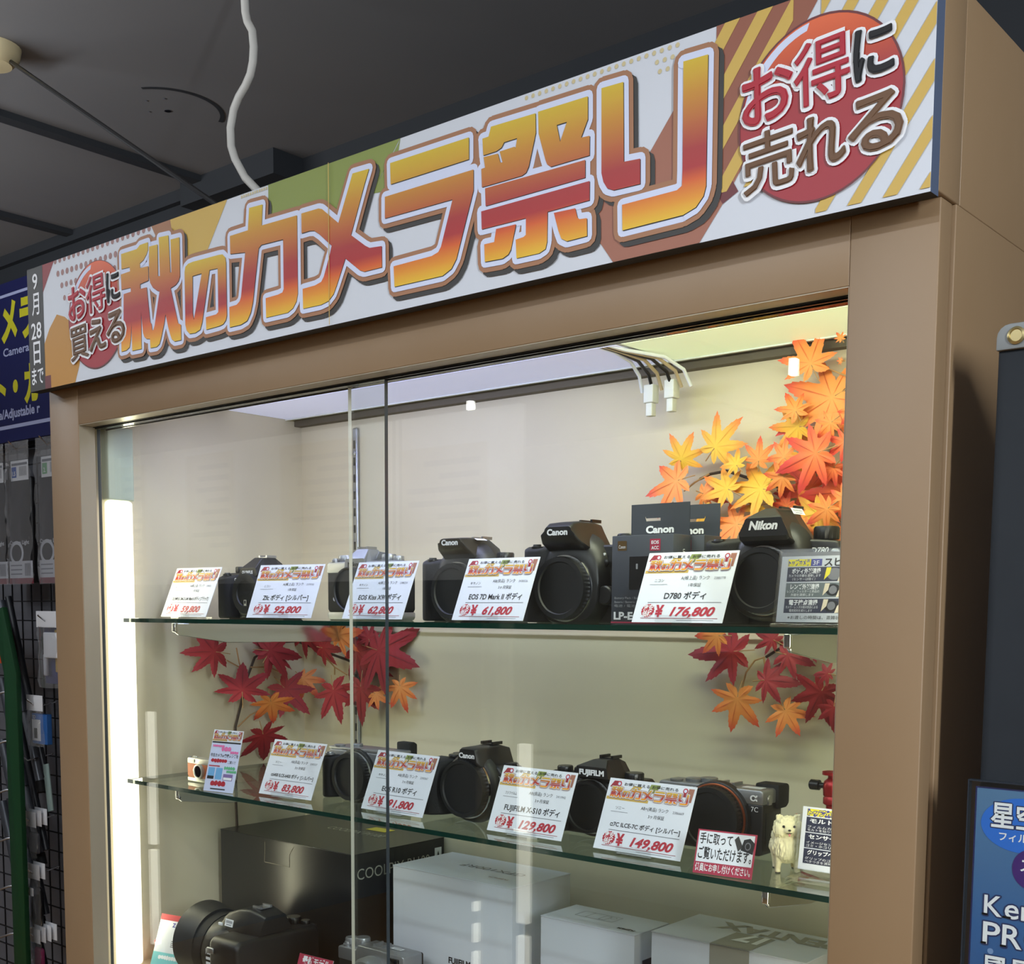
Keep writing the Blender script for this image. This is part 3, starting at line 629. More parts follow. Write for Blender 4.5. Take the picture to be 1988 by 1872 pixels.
# narrow festival leaflet beside the toy camera
PINK = mat('pink_ink', (224, 110, 168), 0.5); GREENI = mat('green_ink', (96, 178, 130), 0.5); BLUEI = mat('sky_blue_ink', (110, 170, 220), 0.5); VIO = mat('violet_ink', (128, 104, 160), 0.5)
PALE = mat('pale_blue_paper', (206, 212, 240), 0.6)
t = thing('leaflet', 'narrow upright sale leaflet with pink and red lettering beside the tan mini camera', 'leaflet', (-1.3684, .0705, Z2), math.radians(10))
F = leanplane(16, 0.0005); W, H = .0536, .0850; rnd = random.Random(4)
mb = sheet(F, W, H); mb.rect(F, 0, 0, W, H * .80, 13, 0.00008)
mini_header(mb, F, W, H * .82, H * .985)
mb.rect(F, W * .02, H * .785, W * .98, H * .81, C_INK)
blob_row(mb, F, W * .06, W * .42, H * .715, H * .045, 14, rnd); blob_row(mb, F, W * .36, W * .72, H * .65, H * .085, 14, rnd); blob_row(mb, F, W * .68, W * .97, H * .62, H * .05, 14, rnd)
mb.text(F, '中古カメラor交換レンズを', W * .04, H * .565, H * .045, C_INK, w=W * .93, bold=.02)
blob_row(mb, F, W * .08, W * .60, H * .465, H * .07, C_RED, rnd); mb.text(F, 'ご購入で', W * .66, H * .465, H * .04, C_INK, w=W * .26)
blob_row(mb, F, W * .04, W * .42, H * .40, H * .025, C_RED, rnd)
mb.rect(F, W * .05, H * .20, W * .27, H * .385, 16); mb.rect(F, W * .05, H * .20, W * .27, H * .25, C_INK, .0003)
mb.rect(F, W * .31, H * .20, W * .53, H * .385, 16)
blob_row(mb, F, W * .56, W * .92, H * .36, H * .06, 15, rnd); blob_row(mb, F, W * .66, W * .99, H * .31, H * .05, 15, rnd)
mb.rect(F, W * .58, H * .19, W * .90, H * .295, 17); mb.rect(F, W * .60, H * .20, W * .88, H * .24, C_WI, .0003)
blob_row(mb, F, W * .18, W * .72, H * .085, H * .10, C_RED, rnd); mb.rect(F, W * .22, H * .035, W * .72, H * .055, C_INK)
o = mb.build('sheet', CM + [PALE, PINK, GREENI, BLUEI, VIO]); o.parent = t
m = MB().box(0.012, 0.040, 0.001, 0.03, 0.0002, 0.002); m.prism([(0.001, 0.002), (0.003, 0.002), (0.0117, 0.03), (0.0097, 0.03)], 0.012, 0.040, 'x'); m.build('acrylic_stand', ACRYL).parent = t

# small red framed notice
t = thing('notice_card', 'small red-framed notice card with black lettering and a camera picture, by the dog figurine', 'notice', (-0.5931, .0693, Z2), math.radians(7))
F = leanplane(17, 0.0008); W, H = .0587, .0418
CR = mat('crimson_ink', (172, 46, 74), 0.5)
mb = sheet(F, W, H, .001, 13); mb.rect(F, W * .025, H * .265, W * .975, H * .965, C_W)
mb.text(F, '手に取って', W * .05, H * .70, H * .20, C_INK, w=W * .56, bold=.018)
mb.text(F, 'ご覧いただけます。', W * .05, H * .36, H * .22, C_INK, w=W * .91, bold=.018)
mb.text(F, '係員にお申し付けください。', W * .03, H * .07, H * .145, C_WI, w=W * .94, bold=.012)
mb.quadp(F, [(W * .76, H * .62), (W * .97, H * .55), (W * .985, H * .80), (W * .90, H * .90), (W * .80, H * .86)], C_INK, .0003)
mb.quadp(F, [(W * .64, H * .84), (W * .70, H * .93), (W * .79, H * .70), (W * .72, H * .58)], C_SH, .0003)
mb.disc(F, W * .875, H * .72, W * .05, H * .09, C_GREY, .0004, 16); mb.disc(F, W * .875, H * .72, W * .035, H * .065, C_INK, .0005, 16)
o = mb.build('card', CM + [CR]); o.parent = t

# acrylic service signs (upper right and lower right)
NAVY = mat('navy_print', (44, 48, 70), 0.5); SLATE = mat('slate_print', (104, 114, 118), 0.5); YEL = mat('yellow_print', (236, 224, 40), 0.5); BLUEP = mat('blue_print', (66, 70, 150), 0.5); SKIN = mat('skin_print', (226, 214, 190), 0.5)
t = thing('service_sign', 'clear acrylic sign with three dark service panels, right end of the upper shelf', 'sign', (-0.5292, .100, Z1), 0)
F = leanplane(9, 0.0045); W, H = .112, .0635
mb = sheet(F, W, H, .0006, C_W); mb.rect(F, 0, H * .945, W, H, C_GREY)
mb.rect(F, W * .06, H * .80, W * .26, H * .90, 14); mb.rect(F, W * .255, H * .80, W * .355, H * .90, 16)
mb.text(F, 'トップカメラ', W * .065, H * .812, H * .075, 16, .0004, w=W * .185, bold=.04, outline=(.0004, 14)); mb.text(F, '3F', W * .305, H * .815, H * .065, C_WI, .0004, w=W * .055, align='C')
mb.text(F, 'スピード仕上げ', W * .375, H * .80, H * .10, C_INK, w=W * .56, bold=.03)
for i, (ttl, l1, l2, mm_) in enumerate((('ボディ外観清掃', 'カメラの外観を清掃します', '（センサーは除く）', 13), ('レンズ外観清掃', 'レンズ・フィルターと商品の', '外観を清掃します', 17), ('電子接点清掃', 'カメラ・レンズの接点部品による', '電気抵抗を減らします', 13))):
    y1 = H * (.785 - i * .225); y0 = y1 - H * .205
    mb.rect(F, W * .06, y0, W * .94, y1, mm_)
    mb.text(F, ttl, W * .10, y1 - H * .085, H * .06, C_WI, w=W * .25, bold=.03); mb.text(F, l1, W * .075, y0 + H * .068, H * .032, C_WI, w=W * .28); mb.text(F, l2, W * .11, y0 + H * .018, H * .032, C_WI, w=W * .2)
    cx, cy = W * .47, (y0 + y1) / 2
    mb.disc(F, cx, cy, H * .11, H * .085, C_GREY if i == 0 else C_INK, .0003, 20); mb.disc(F, cx, cy, H * .06, H * .06, C_GREY, .0004, 16)
    mb.quadp(F, [(W * .385, y0 + H * .02), (W * .43, y0 + H * .10), (W * .44, y1 - H * .01), (W * .40, y1 - H * .01)], 14 if i == 0 else 18, .0004)
    mb.quadp(F, [(W * .50, y0), (W * .60, y0 + H * .02), (W * .56, y1 - H * .03), (W * .52, y0 + H * .10)], 18, .0004)
mb.text(F, '※お渡しの時間は、混雑状況により変わります', W * .10, H * .045, H * .042, C_INK, w=W * .80)
mb.build('sheet', CM + [NAVY, YEL, WHITE, BLUEP, SLATE, SKIN]).parent = t
mb.m = mb.m
a = math.radians(9)
def Q(y, z): return (-0.0006 + y * math.cos(a) + z * math.sin(a) * 1.0, 0.0 + z * math.cos(a) - y * math.sin(a))
m = MB().prism([Q(-.0022, .002), Q(-.0008, .002), Q(-.0008, .071), Q(-.0022, .071)], -0.0025, W + .0025, 'x').prism([Q(.0008, .002), Q(.0022, .002), Q(.0022, .071), Q(.0008, .071)], -0.0025, W + .0025, 'x')
m.rbox(-0.0025, W + .0025, -0.008, 0.030, 0.0002, 0.0032, .001); m.build('acrylic_holder', ACRYL).parent = t
t = thing('service_sign', 'tall clear acrylic service sign before the red mini tripod, right end of the lower shelf', 'sign', (-0.5096, .118, Z2), 0)
F = leanplane(8, 0.0085); W, H = .058, .0585
mb = sheet(F, W, H, .0006, C_W)
mb.text(F, 'トップカメラ', W * .10, H * .875, H * .075, 14, .0004, w=W * .60, bold=.05, outline=(.0006, 16)); mb.rect(F, W * .08, H * .86, W * .72, H * .97, 13, .0002)
for i, (ttl, l1, l2) in enumerate((('モルト交換', 'フィルムカメラの', 'モルトを貼り替えます'), ('センサー清掃', 'イメージセンサーの', 'ゴミ・ホコリを除去'), ('グリップベタつき', 'グリップのゴム部の', 'ベタつきを清掃します'))):
    y1 = H * (.84 - i * .25); y0 = y1 - H * .235
    mb.rect(F, W * .08, y0, W * .95, y1, 17)
    mb.text(F, ttl, W * .14, y1 - H * .085, H * .058, C_WI, w=W * .7, bold=.03); mb.text(F, l1, W * .11, y0 + H * .068, H * .034, C_WI, w=W * .66); mb.text(F, l2, W * .11, y0 + H * .018, H * .034, C_WI, w=W * .66)
mb.build('sheet', CM + [YEL, YEL, WHITE, BLUEP, NAVY]).parent = t
m = MB().rbox(-0.003, W + .003, -0.020, 0.034, 0.0002, 0.0035, .001).box(-.003, W + .003, -0.0045, -0.003, .0035, .010).box(-.003, -.0005, -.003, .010, .0035, .06)
m.build('acrylic_holder', ACRYL).parent = t

# ================================================================ THE CAMERAS
def rr(x0, x1, z0, z1, r=0.004, ti=0.0, tr=None, n=4):
    """rounded trapezoid outline, ti = inset of the top corners each side"""
    tr = r if tr is None else tr
    out = []
    for cx, cz, rad, a0 in ((x1 - r, z0 + r, r, -90), (x1 - ti - tr, z1 - tr, tr, 0), (x0 + ti + tr, z1 - tr, tr, 90), (x0 + r, z0 + r, r, 180)):
        for i in range(n + 1):
            a = math.radians(a0 + 90 * i / n); out.append((cx + rad * math.cos(a), cz + rad * math.sin(a)))
    return out
def ring_y(o, y): return [(x, y, z) for x, z in o]
def camera_thing(name, label, loc, rz=0.0, group='used cameras on the glass shelves'):
    return thing(name, label, 'camera', loc, math.radians(rz), group)
def add(t, name, mb, mats, label=None, sub=0):
    o = mb.build(name, mats, sub=sub); o.parent = t
    if label: o['label'] = label
    return o
FR = lambda y: plane((0, y, 0), (1, 0, 0), (0, 0, 1))
def cap_and_mount(t, cx, cz, r, y, ring=CHROME, capname='body_cap', txt=None, inner=.80, knurl=True, mount_r=None):
    """y: front plane of the camera's mount; the cap sits in front of it"""
    mr = mount_r or r * 1.06
    add(t, 'lens_mount', MB().lathe([(mr, 0.003), (mr, -0.0015), (mr * .985, -0.003), (r * .6, -0.003)], (cx, y, cz), 'y', 56), ring)
    m = MB(); n = 96
    prof = [(r * 1.0, -0.003), (r * 1.0, -0.0105), (r * .975, -0.0125), (r * (inner + .03), -0.0125), (r * inner, -0.0105), (r * inner * .97, -0.0105), (0.0001, -0.0108)]
    m.lathe(prof, (cx, y, cz), 'y', n, 0, True, knurl=r * .98 if knurl else 0, kd=.035)
    if txt: m.text(FR(y - 0.0109), txt, cx, cz - .002, .0052, 1, .0002, align='C', bold=.03)
    return add(t, capname, m, [CAPM, mat('embossed_black', (40, 42, 46), 0.5)])
def dial(t, x, y, z, r, h, m, name='dial', n=40):
    return add(t, name, MB().lathe([(r * .97, 0), (r, h * .15), (r, h * .85), (r * .9, h), (0.0001, h)], (x, y, z), 'z', n, 0, True, knurl=r * .95, kd=.05), m)
def button(t, x, y, z, r, h, m, name='shutter_button'):
    return add(t, name, MB().lathe([(r * 1.5, 0), (r * 1.5, h * .5), (r * 1.1, h * .6), (r, h), (0.0001, h * 1.02)], (x, y, z), 'z', 24), m)
def sticker(t, O, U, V, w_=.014, h_=.007):
    F = plane(O, U, V); m = MB().rect(F, 0, 0, w_, h_, 0, .0004)
    x = w_ * .12; k = 0
    while x < w_ * .86:
        ww = (.0004, .0007, .0003, .0006)[k % 4]; m.rect(F, x, h_ * .45, x + ww, h_ * .82, 1, .0006); x += ww + .0005; k += 1
    m.rect(F, w_ * .2, h_ * .18, w_ * .8, h_ * .28, 1, .0006)
    return add(t, 'barcode_sticker', m, [STICK, GREYINK], 'small white barcode sticker')
def grip(t, x1, ztop, fwd, depth, m=RUBBER, x0=0.0, slope=.006, sub=0):
    """hand grip: rounded plan outline raised from the base, top sloping forward"""
    pl = [(x0, depth), (x0, -fwd * .35), (x0 + .004, -fwd * .75), (x0 + (x1 - x0) * .30, -fwd), (x0 + (x1 - x0) * .62, -fwd * .92), (x1 - .004, -fwd * .45), (x1, 0.002), (x1, depth)]
    mb = MB().prism(pl, 0.0005, ztop, 'z', 0, .0035, 3)
    mb.v = [(x, y, z - (slope * max(0, -y) / fwd if z > ztop * .7 else 0)) for x, y, z in mb.v]
    return add(t, 'grip', mb, m)
def hotshoe(t, x, y, z, m=STEEL, w_=.0185):
    return add(t, 'hot_shoe', MB().box(x - w_ / 2, x + w_ / 2, y, y + .017, z, z + .001).box(x - w_ / 2, x - w_ / 2 + .003, y, y + .017, z + .001, z + .0035).box(x + w_ / 2 - .003, x + w_ / 2, y, y + .017, z + .001, z + .0035), m)
def body(t, outline, d, m, r=.004, name='body', y0=0.0):
    return add(t, name, MB().prism(outline, y0, d, 'y', 0, r, 3), m)
def lug(t, x, y, z): return add(t, 'strap_lug', MB().lathe([(.0035, -.001), (.0045, 0), (.0035, .001)], (x, y, z), 'x', 14).box(x - .0012, x + .0012, y - .003, y + .003, z - .006, z - .002), STEEL)

def dslr(label, loc, W, gw, gtop, sh, mcx, mcz, capr, hump, logo, logow, badge, d=.046, fwd=.022, fac=False, sub='', extra=None, capt=None, logo_shear=0.0):
    """single-lens reflex: grip, mirror-box bulge with cap, overhanging prism, dials"""
    t = camera_thing('reflex_camera', label, loc)
    ol = [(.004, 0), (W - .004, 0), (W, .005), (W, sh - .012), (W - .006, sh - .002), (W - .03, sh), (gw, sh), (.010, gtop - .006), (.001, gtop - .016), (0, .006)]
    body(t, ol, d, SATIN, .004)
    grip(t, gw, gtop, fwd, .02, RUBBER)
    # mirror box bulge
    R = capr
    def blob(k, y, up):
        return [(mcx + k * (R * 1.22) * (abs(math.cos(a)) ** .72) * (1 if math.cos(a) >= 0 else -1), y, mcz + k * (R * 1.10 + (up if math.sin(a) > 0 else 0)) * (abs(math.sin(a)) ** .8) * (1 if math.sin(a) >= 0 else -1)) for a in [2 * PI * i / 40 for i in range(40)]]
    add(t, 'mirror_box', MB().loft([blob(1.14, .004, .016), blob(1.10, -.006, .014), blob(1.04, -.014, .010), blob(1.0, -.0175, .003), blob(.9, -.019, 0)]), SATIN)
    cap_and_mount(t, mcx, mcz, R, -.019, txt=capt)
    yf, rings = hump
    hm = MB()
    if fac: hm.loft([ring_y(o, y) for o, y in rings], 0, False)
    else: hm.loft([ring_y(o, y) for o, y in rings], 0, True)
    lx, lz, lh = logo[1:]
    hm.text(FR(yf - .0004), logo[0], lx, lz, lh, 1, .0004, w=logow, align='C', bold=.045, shear=logo_shear)
    add(t, 'prism_housing', hm, [SATIN, WHITEINK])
    return t

# --- upper shelf ----------------------------------------------------------------------------
# 1 mirrorless with faceted prism (far left)
t = camera_thing('mirrorless_camera', 'small black mirrorless camera with lettered cap at the left end of the upper shelf', (-1.464, .182, Z1))
body(t, [(.004, 0), (.130, 0), (.134, .006), (.134, .058), (.128, .066), (.004, .066), (0, .060), (0, .004)], .038, SATIN)
grip(t, .036, .064, .020, .02)
add(t, 'mount_block', MB().prism(rr(.040, .106, .004, .064, .012), -.008, .004, 'y', 0, .002), SATIN)
cap_and_mount(t, .0725, .036, .0285, -.008, txt='OLYMPUS', inner=.62)
add(t, 'cap_mark', MB().rect(FR(-.0192), .0695, .0185, .0755, .0268, 0, .0004).rect(FR(-.0192), .0705, .0215, .0745, .0258, 1, .0006), [mat('cream_ink', (206, 204, 186), .5), INK], 'small cream framed mark')
hm = MB().loft([ring_y(rr(.052, .093, .060, .072, .003, .003), -.014), ring_y(rr(.052, .093, .060, .0725, .003, .003), -.013), ring_y(rr(.050, .097, .060, .0868, .003, .013), .004), ring_y(rr(.050, .097, .060, .0868, .003, .013), .028), ring_y(rr(.052, .095, .060, .080, .003, .012), .040)], 0, False)
hm.text(FR(-.0144), 'OLYMPUS', .0725, .0635, .0046, 1, .0004, w=.024, align='C', bold=.04); hm.text(FR(-.0144), 'OM', .047, .054, .004, 1, .0004, align='C', bold=.05)
add(t, 'viewfinder_hump', hm, [SATIN, WHITEINK])
hotshoe(t, .0735, .012, .0868); dial(t, .112, .018, .066, .009, .009, BLACK); dial(t, .024, .012, .066, .0085, .009, BLACK); button(t, .017, -.008, .062, .004, .004, BLACK)
sticker(t, (.0905, .004, .0715), (0.15, .9, .0), (-.72, 0, .70), .011, .0085)
lug(t, .1345, .018, .052)
# 2 silver retro camera
t = camera_thing('retro_camera', 'silver and black retro camera partly behind the glass door overlap, upper shelf', (-1.2365, .180, Z1))
body(t, [(.003, .010), (.1315, .010), (.1345, .014), (.1345, .064), (0, .064), (0, .014)], .032, RUBBER, .0025)
add(t, 'base_plate', MB().prism([(.003, 0), (.1315, 0), (.1345, .004), (.1345, .011), (0, .011), (0, .004)], 0, .032, 'y', 0, .002), SILVER, 'silver base plate')
add(t, 'top_plate', MB().prism([(0, .062), (.1345, .062), (.1345, .074), (.131, .0765), (.004, .0765), (0, .074)], -.001, .032, 'y', 0, .0015), SILVER, 'silver top plate')
add(t, 'mount_block', MB().lathe([(.034, .002), (.0335, -.005), (.032, -.006), (.02, -.006)], (.0605, 0, .0395), 'y', 56), SATIN)
cap_and_mount(t, .0605, .0395, .0295, -.006, knurl=False, inner=.88)
hm = MB().loft([ring_y(rr(.040, .081, .064, .080, .001, .002, .003), -.006), ring_y(rr(.040, .081, .064, .080, .001, .002, .003), -.0055), ring_y(rr(.038, .083, .064, .0926, .001, .011, .002), .008), ring_y(rr(.038, .083, .064, .0926, .001, .011, .002), .026), ring_y(rr(.042, .079, .064, .084, .001, .009, .002), .036)], 0, False)
hm.text(FR(-.0064), 'Nikon', .0605, .0695, .0062, 1, .0004, w=.0245, align='C', bold=.04)
add(t, 'viewfinder_hump', hm, [SILVER, INK])
add(t, 'hump_inlay', MB().prism([(.012, .080), (.030, .080), (.030, .0885), (.018, .0895)], .0802, .0822, 'x', 0, .0005), mat('grey_inlay', (92, 94, 98), .5), 'grey side inlay')
dial(t, .102, .016, .0765, .0095, .009, SILVER); dial(t, .122, .014, .0765, .007, .006, SILVER); dial(t, .022, .014, .0765, .010, .009, SILVER); button(t, .012, .004, .0765, .0035, .005, SILVER)
hotshoe(t, .0605, .008, .0926); lug(t, -.0005, .016, .060)
add(t, 'self_timer_mark', MB().lathe([(.0032, 0), (.0032, -.0012), (.0022, -.0012), (.0022, -.0002)], (.016, -.0002, .028), 'y', 20), WHITEINK, 'small white ring mark')
# 3 entry reflex with smooth flash housing
rg = [(rr(.046, .086, .0885, .0975, .004, .003), -.033), (rr(.043, .089, .083, .0985, .004, .005), -.029), (rr(.040, .092, .074, .0992, .004, .009), -.016), (rr(.038, .096, .066, .0995, .004, .014), .004), (rr(.036, .098, .064, .0985, .004, .016), .022), (rr(.042, .092, .064, .090, .004, .014), .044)]
t = dslr('black entry-level reflex camera with smooth rounded flash housing, behind the 62,800 card', (-1.048, .181, Z1), .131, .042, .077, .073, .066, .036, .0335, (-.033, rg), ('Canon', .066, .0903, .0062), .0265, None, d=.042)
button(t, .018, -.012, .073, .0045, .004, BLACK); dial(t, .112, .014, .073, .0105, .009, BLACK); hotshoe(t, .067, .014, .0988)
sticker(t, (.080, -.006, .0992), (.25, .95, 0), (.85, -.25, -.30), .015, .007)
# 4 large reflex, wide open view
rg = [(rr(.041, .088, .0925, .105, .004, .005), -.034), (rr(.038, .091, .086, .1095, .004, .008), -.028), (rr(.036, .094, .078, .1120, .004, .014), -.012), (rr(.035, .096, .076, .1124, .004, .018), .012), (rr(.038, .093, .076, .1105, .004, .016), .032), (rr(.044, .086, .076, .100, .004, .012), .044)]
t = dslr('large black reflex camera with ribbed body cap in the middle of the upper shelf', (-.8865, .183, Z1), .1486, .048, .088, .086, .0645, .0385, .0350, (-.034, rg), ('Canon', .0645, .0962, .0066), .0285, None, d=.048, fwd=.024)
button(t, .020, -.014, .083, .0045, .005, BLACK); dial(t, .122, .018, .086, .012, .012, BLACK, 'mode_dial'); hotshoe(t, .0655, .016, .1122, BLACK)
nb = MB().prism(rr(.1165, .1475, .056, .074, .003), -.0012, .001, 'y', 0, .0006)
nb.text(FR(-.0013), 'EOS', .1325, .0665, .0056, 1, .0004, w=.0185, align='C', bold=.01); nb.text(FR(-.0013), '7D', .1325, .0578, .0062, 1, .0004, w=.0125, align='C', bold=.01)
add(t, 'version_lettering', MB().text(FR(-.0004), 'Mark II', .130, .0095, .0046, 0, .0006, w=.0215, align='C', bold=.03), WHITEINK)
add(t, 'name_badge', nb, [mat('badge_grey', (44, 46, 50), .4), WHITEINK])
add(t, 'front_button', MB().lathe([(.004, 0), (.004, -.002), (.003, -.0025), (.0001, -.0025)], (.109, -.004, .066), 'y', 20), BLACK)
add(t, 'lens_release', MB().lathe([(.0105, 0.006), (.0105, -.009), (.009, -.0105), (.0001, -.0105)], (.1135, -.004, .0305), 'y', 32), SATIN)
add(t, 'red_eye_lamp', MB().lathe([(.0015, 0), (.0015, -.001), (.0001, -.001)], (.1065, -.0035, .0755), 'y', 12), WHITEINK)
# 5 reflex at the right end
rg = [(rr(.0520, .1045, .0860, .1035, .003, .006), -.036), (rr(.0510, .1045, .0820, .1055, .003, .008), -.033), (rr(.0460, .1010, .0780, .1140, .003, .020), -.014), (rr(.0450, .1030, .0780, .1152, .003, .022), .018), (rr(.0470, .1010, .0780, .1120, .003, .020), .036), (rr(.0520, .0960, .0780, .0980, .003, .014), .046)]
t = dslr('big black reflex camera with faceted prism before the orange leaves, upper shelf', (-.6500, .185, Z1), .1435, .046, .088, .084, .0720, .0440, .0325, (-.036, rg), ('Nikon', .0785, .0925, .0082), .0310, None, d=.046, fwd=.024, fac=True, logo_shear=.22)
button(t, .018, -.014, .082, .0055, .004, BLACK, 'power_collar'); dial(t, .118, .018, .084, .0125, .0125, BLACK, 'mode_dial'); hotshoe(t, .074, .020, .1152, BLACK)
sticker(t, (.0925, -.002, .1085), (.35, .92, -.05), (-.55, .1, .80), .015, .0075)
m = MB().text(FR(-.0003), 'D780', .1205, .0700, .0058, 0, .0006, w=.0185, align='C', shear=.25, bold=.02)
add(t, 'model_lettering', m, WHITEINK)
add(t, 'front_knob', MB().lathe([(.005, 0), (.005, -.004), (.0035, -.005), (.0001, -.005)], (.1375, .0, .069), 'y', 24), STEEL, 'steel front knob')
add(t, 'bracket_mark', MB().rect(FR(-.0003), .1020, .0775, .1065, .0815, 0, .0006), WHITEINK); add(t, 'flash_mark', MB().rect(FR(-.0003), .1045, .0715, .1065, .0745, 0, .0006), WHITEINK); add(t, 'format_lettering', MB().text(FR(-.0003), 'Fx', .0360, .010, .0034, 0, .0006, bold=.02), WHITEINK)

# --- lower shelf ----------------------------------------------------------------------------
# 6 tan mini camera with wrist strap
t = camera_thing('mini_camera', 'tiny tan and silver camera with grey wrist strap, left end of the lower shelf', (-1.4640, .1115, Z2))
TAN = mat('tan_leather', (190, 108, 68), .6, bump=(700, .2, .001)); PSIL = mat('painted_silver', (190, 188, 180), .35, .5)
body(t, [(.002, .006), (.056, .006), (.058, .009), (.058, .027), (0, .027), (0, .009)], .016, TAN, .0012)
add(t, 'top_plate', MB().prism([(.0005, .0265), (.0575, .0265), (.0575, .033), (.056, .0345), (.002, .0345), (.0005, .033)], -.0004, .0165, 'y', 0, .001).box(.004, .018, -.0012, .0, .0280, .0330), PSIL, 'silver top plate')
add(t, 'base_plate', MB().prism([(.0005, .0012), (.0575, .0012), (.0575, .0065), (.0005, .0065)], -.0004, .0165, 'y', 0, .0008), PSIL, 'silver base plate')
add(t, 'lens', MB().lathe([(.0105, .001), (.0105, -.004), (.0085, -.0045), (.008, -.003)], (.0300, 0, .0165), 'y', 36).lathe([(.008, -.003), (.007, -.0015), (.003, -.001), (.0001, -.0008)], (.0300, 0, .0165), 'y', 36, 1), [PSIL, mat('dark_lens_glass', (10, 12, 18), .08)])
add(t, 'front_stud', MB().lathe([(.0014, 0), (.0014, -.0012), (.0001, -.0013)], (.0160, 0, .0175), 'y', 14), PSIL)
dial(t, .012, .007, .0345, .0026, .002, PSIL); dial(t, .006, .008, .0345, .0020, .002, PSIL); lug(t, -.0005, .006, .031)
add(t, 'wrist_strap', MB().tube([(.0585, .008, .029), (.066, .012, .028), (.076, .018, .025), (.084, .022, .019), (.088, .020, .010), (.084, .012, .004), (.074, .004, .0022), (.066, .010, .0022)], .0019, 8), mat('grey_cord', (112, 108, 100), .8), 'grey cord wrist strap')
add(t, 'strap_tab', MB().rbox(.060, .084, .004, .009, .0245, .0305, .002), mat('black_leather_tab', (20, 20, 20), .5), 'black leather tab')
# 7 silver compact mirrorless
t = camera_thing('mirrorless_camera', 'silver compact mirrorless camera behind the 83,800 card on the lower shelf', (-1.2120, .158, Z2))
GRSIL = mat('grey_silver', (132, 134, 140), .4, .6)
body(t, [(.003, 0), (.117, 0), (.120, .004), (.120, .0600), (.117, .0640), (.003, .0640), (0, .0600), (0, .004)], .036, GRSIL, .003)
grip(t, .026, .0570, .018, .02, RUBBER, slope=.003)
add(t, 'mount_block', MB().lathe([(.036, .002), (.0355, -.004), (.034, -.005), (.02, -.005)], (.0560, 0, .0315), 'y', 56), SATIN)
cap_and_mount(t, .0560, .0315, .0310, -.005, inner=.78)
top = MB().prism([(.001, .0635), (.119, .0635), (.119, .0660), (.117, .0670), (.003, .0670), (.001, .0660)], 0, .036, 'y', 0, .0008)
add(t, 'top_plate', top, SILVER)
add(t, 'maker_lettering', MB().text(FR(-.0003), 'SONY', .0440, .0585, .0042, 0, .0004, w=.0165, align='C', bold=.03), WHITEINK)
add(t, 'series_mark', MB().text(FR(-.0003), 'α', .0960, .0520, .0060, 0, .0004, align='C', bold=.02), WHITEINK)
dial(t, .016, .006, .0670, .0075, .0025, SILVER); button(t, .012, -.008, .0565, .0045, .004, SILVER); dial(t, .034, .020, .0670, .0080, .0035, SILVER)
add(t, 'finder_cup', MB().prism([(.028, .050), (.045, .050), (.050, .056), (.050, .074), (.045, .0765), (.034, .0765), (.034, .066), (.028, .066)], .094, .117, 'x', 0, .002), RUBBER, 'black rubber eyecup')
# 8 black mirrorless with prism
rg = [(rr(.065, .095, .0680, .0845, .003, .003), -.020), (rr(.063, .098, .0640, .0860, .003, .004), -.016), (rr(.060, .102, .0560, .0865, .003, .008), .004), (rr(.060, .103, .0560, .0878, .003, .009), .024), (rr(.064, .100, .0560, .0830, .003, .008), .044)]
t = camera_thing('mirrorless_camera', 'black mirrorless camera with smooth prism and dark cap, behind the 91,800 card', (-1.0230, .156, Z2))
body(t, [(.004, 0), (.118, 0), (.1225, .006), (.1225, .052), (.112, .064), (.060, .068), (.010, .066), (.001, .056), (0, .006)], .042, SATIN)
grip(t, .038, .0680, .026, .02, RUBBER)
add(t, 'mount_block', MB().lathe([(.043, .002), (.042, -.004), (.039, -.010), (.037, -.011), (.02, -.011)], (.0735, 0, .0375), 'y', 56), SATIN)
cap_and_mount(t, .0735, .0375, .0345, -.011, inner=.84, knurl=True)
hm = MB().loft([ring_y(o, y) for o, y in rg]); hm.text(FR(-.0204), 'Canon', .0800, .0745, .0060, 1, .0004, w=.0245, align='C', bold=.045); hm.text(FR(-.0003), 'EOS', .1130, .0505, .0036, 1, .0006, w=.0115, align='C')
add(t, 'viewfinder_hump', hm, [SATIN, WHITEINK]); hotshoe(t, .081, .014, .0878, BLACK, .020)
button(t, .016, -.012, .0640, .0045, .004, BLACK); dial(t, .032, .012, .0665, .0085, .006, BLACK); dial(t, .022, .030, .066, .0085, .006, BLACK); dial(t, .112, .022, .063, .009, .005, BLACK)
add(t, 'grip_stud', MB().lathe([(.0022, 0), (.0022, -.002), (.0001, -.002)], (.044, -.004, .058), 'y', 14), WHITEINK)
# 9 black mirrorless with angular hump
rg = [(rr(.057, .101, .0670, .0785, .001, .002), -.019), (rr(.057, .101, .0670, .0790, .001, .002), -.0185), (rr(.054, .101, .0600, .0848, .001, .014), .000), (rr(.054, .101, .0600, .0851, .001, .014), .022), (rr(.056, .098, .0600, .0800, .001, .012), .036)]
t = camera_thing('mirrorless_camera', 'black mirrorless camera with angular prism behind the 129,800 and 149,800 cards', (-.8470, .162, Z2))
body(t, [(.003, 0), (.122, 0), (.126, .005), (.126, .060), (.122, .0645), (.003, .0645), (0, .060), (0, .004)], .038, SATIN)
grip(t, .036, .0660, .024, .02, RUBBER)
add(t, 'mount_block', MB().lathe([(.034, .002), (.0335, -.005), (.032, -.006), (.02, -.006)], (.0715, 0, .0335), 'y', 56), SATIN)
cap_and_mount(t, .0715, .0335, .0290, -.006, inner=.84, knurl=False)
hm = MB().loft([ring_y(o, y) for o, y in rg], 0, False); hm.text(FR(-.0194), 'FUJIFILM', .0800, .0700, .0058, 1, .0004, w=.0330, align='C', bold=.05)
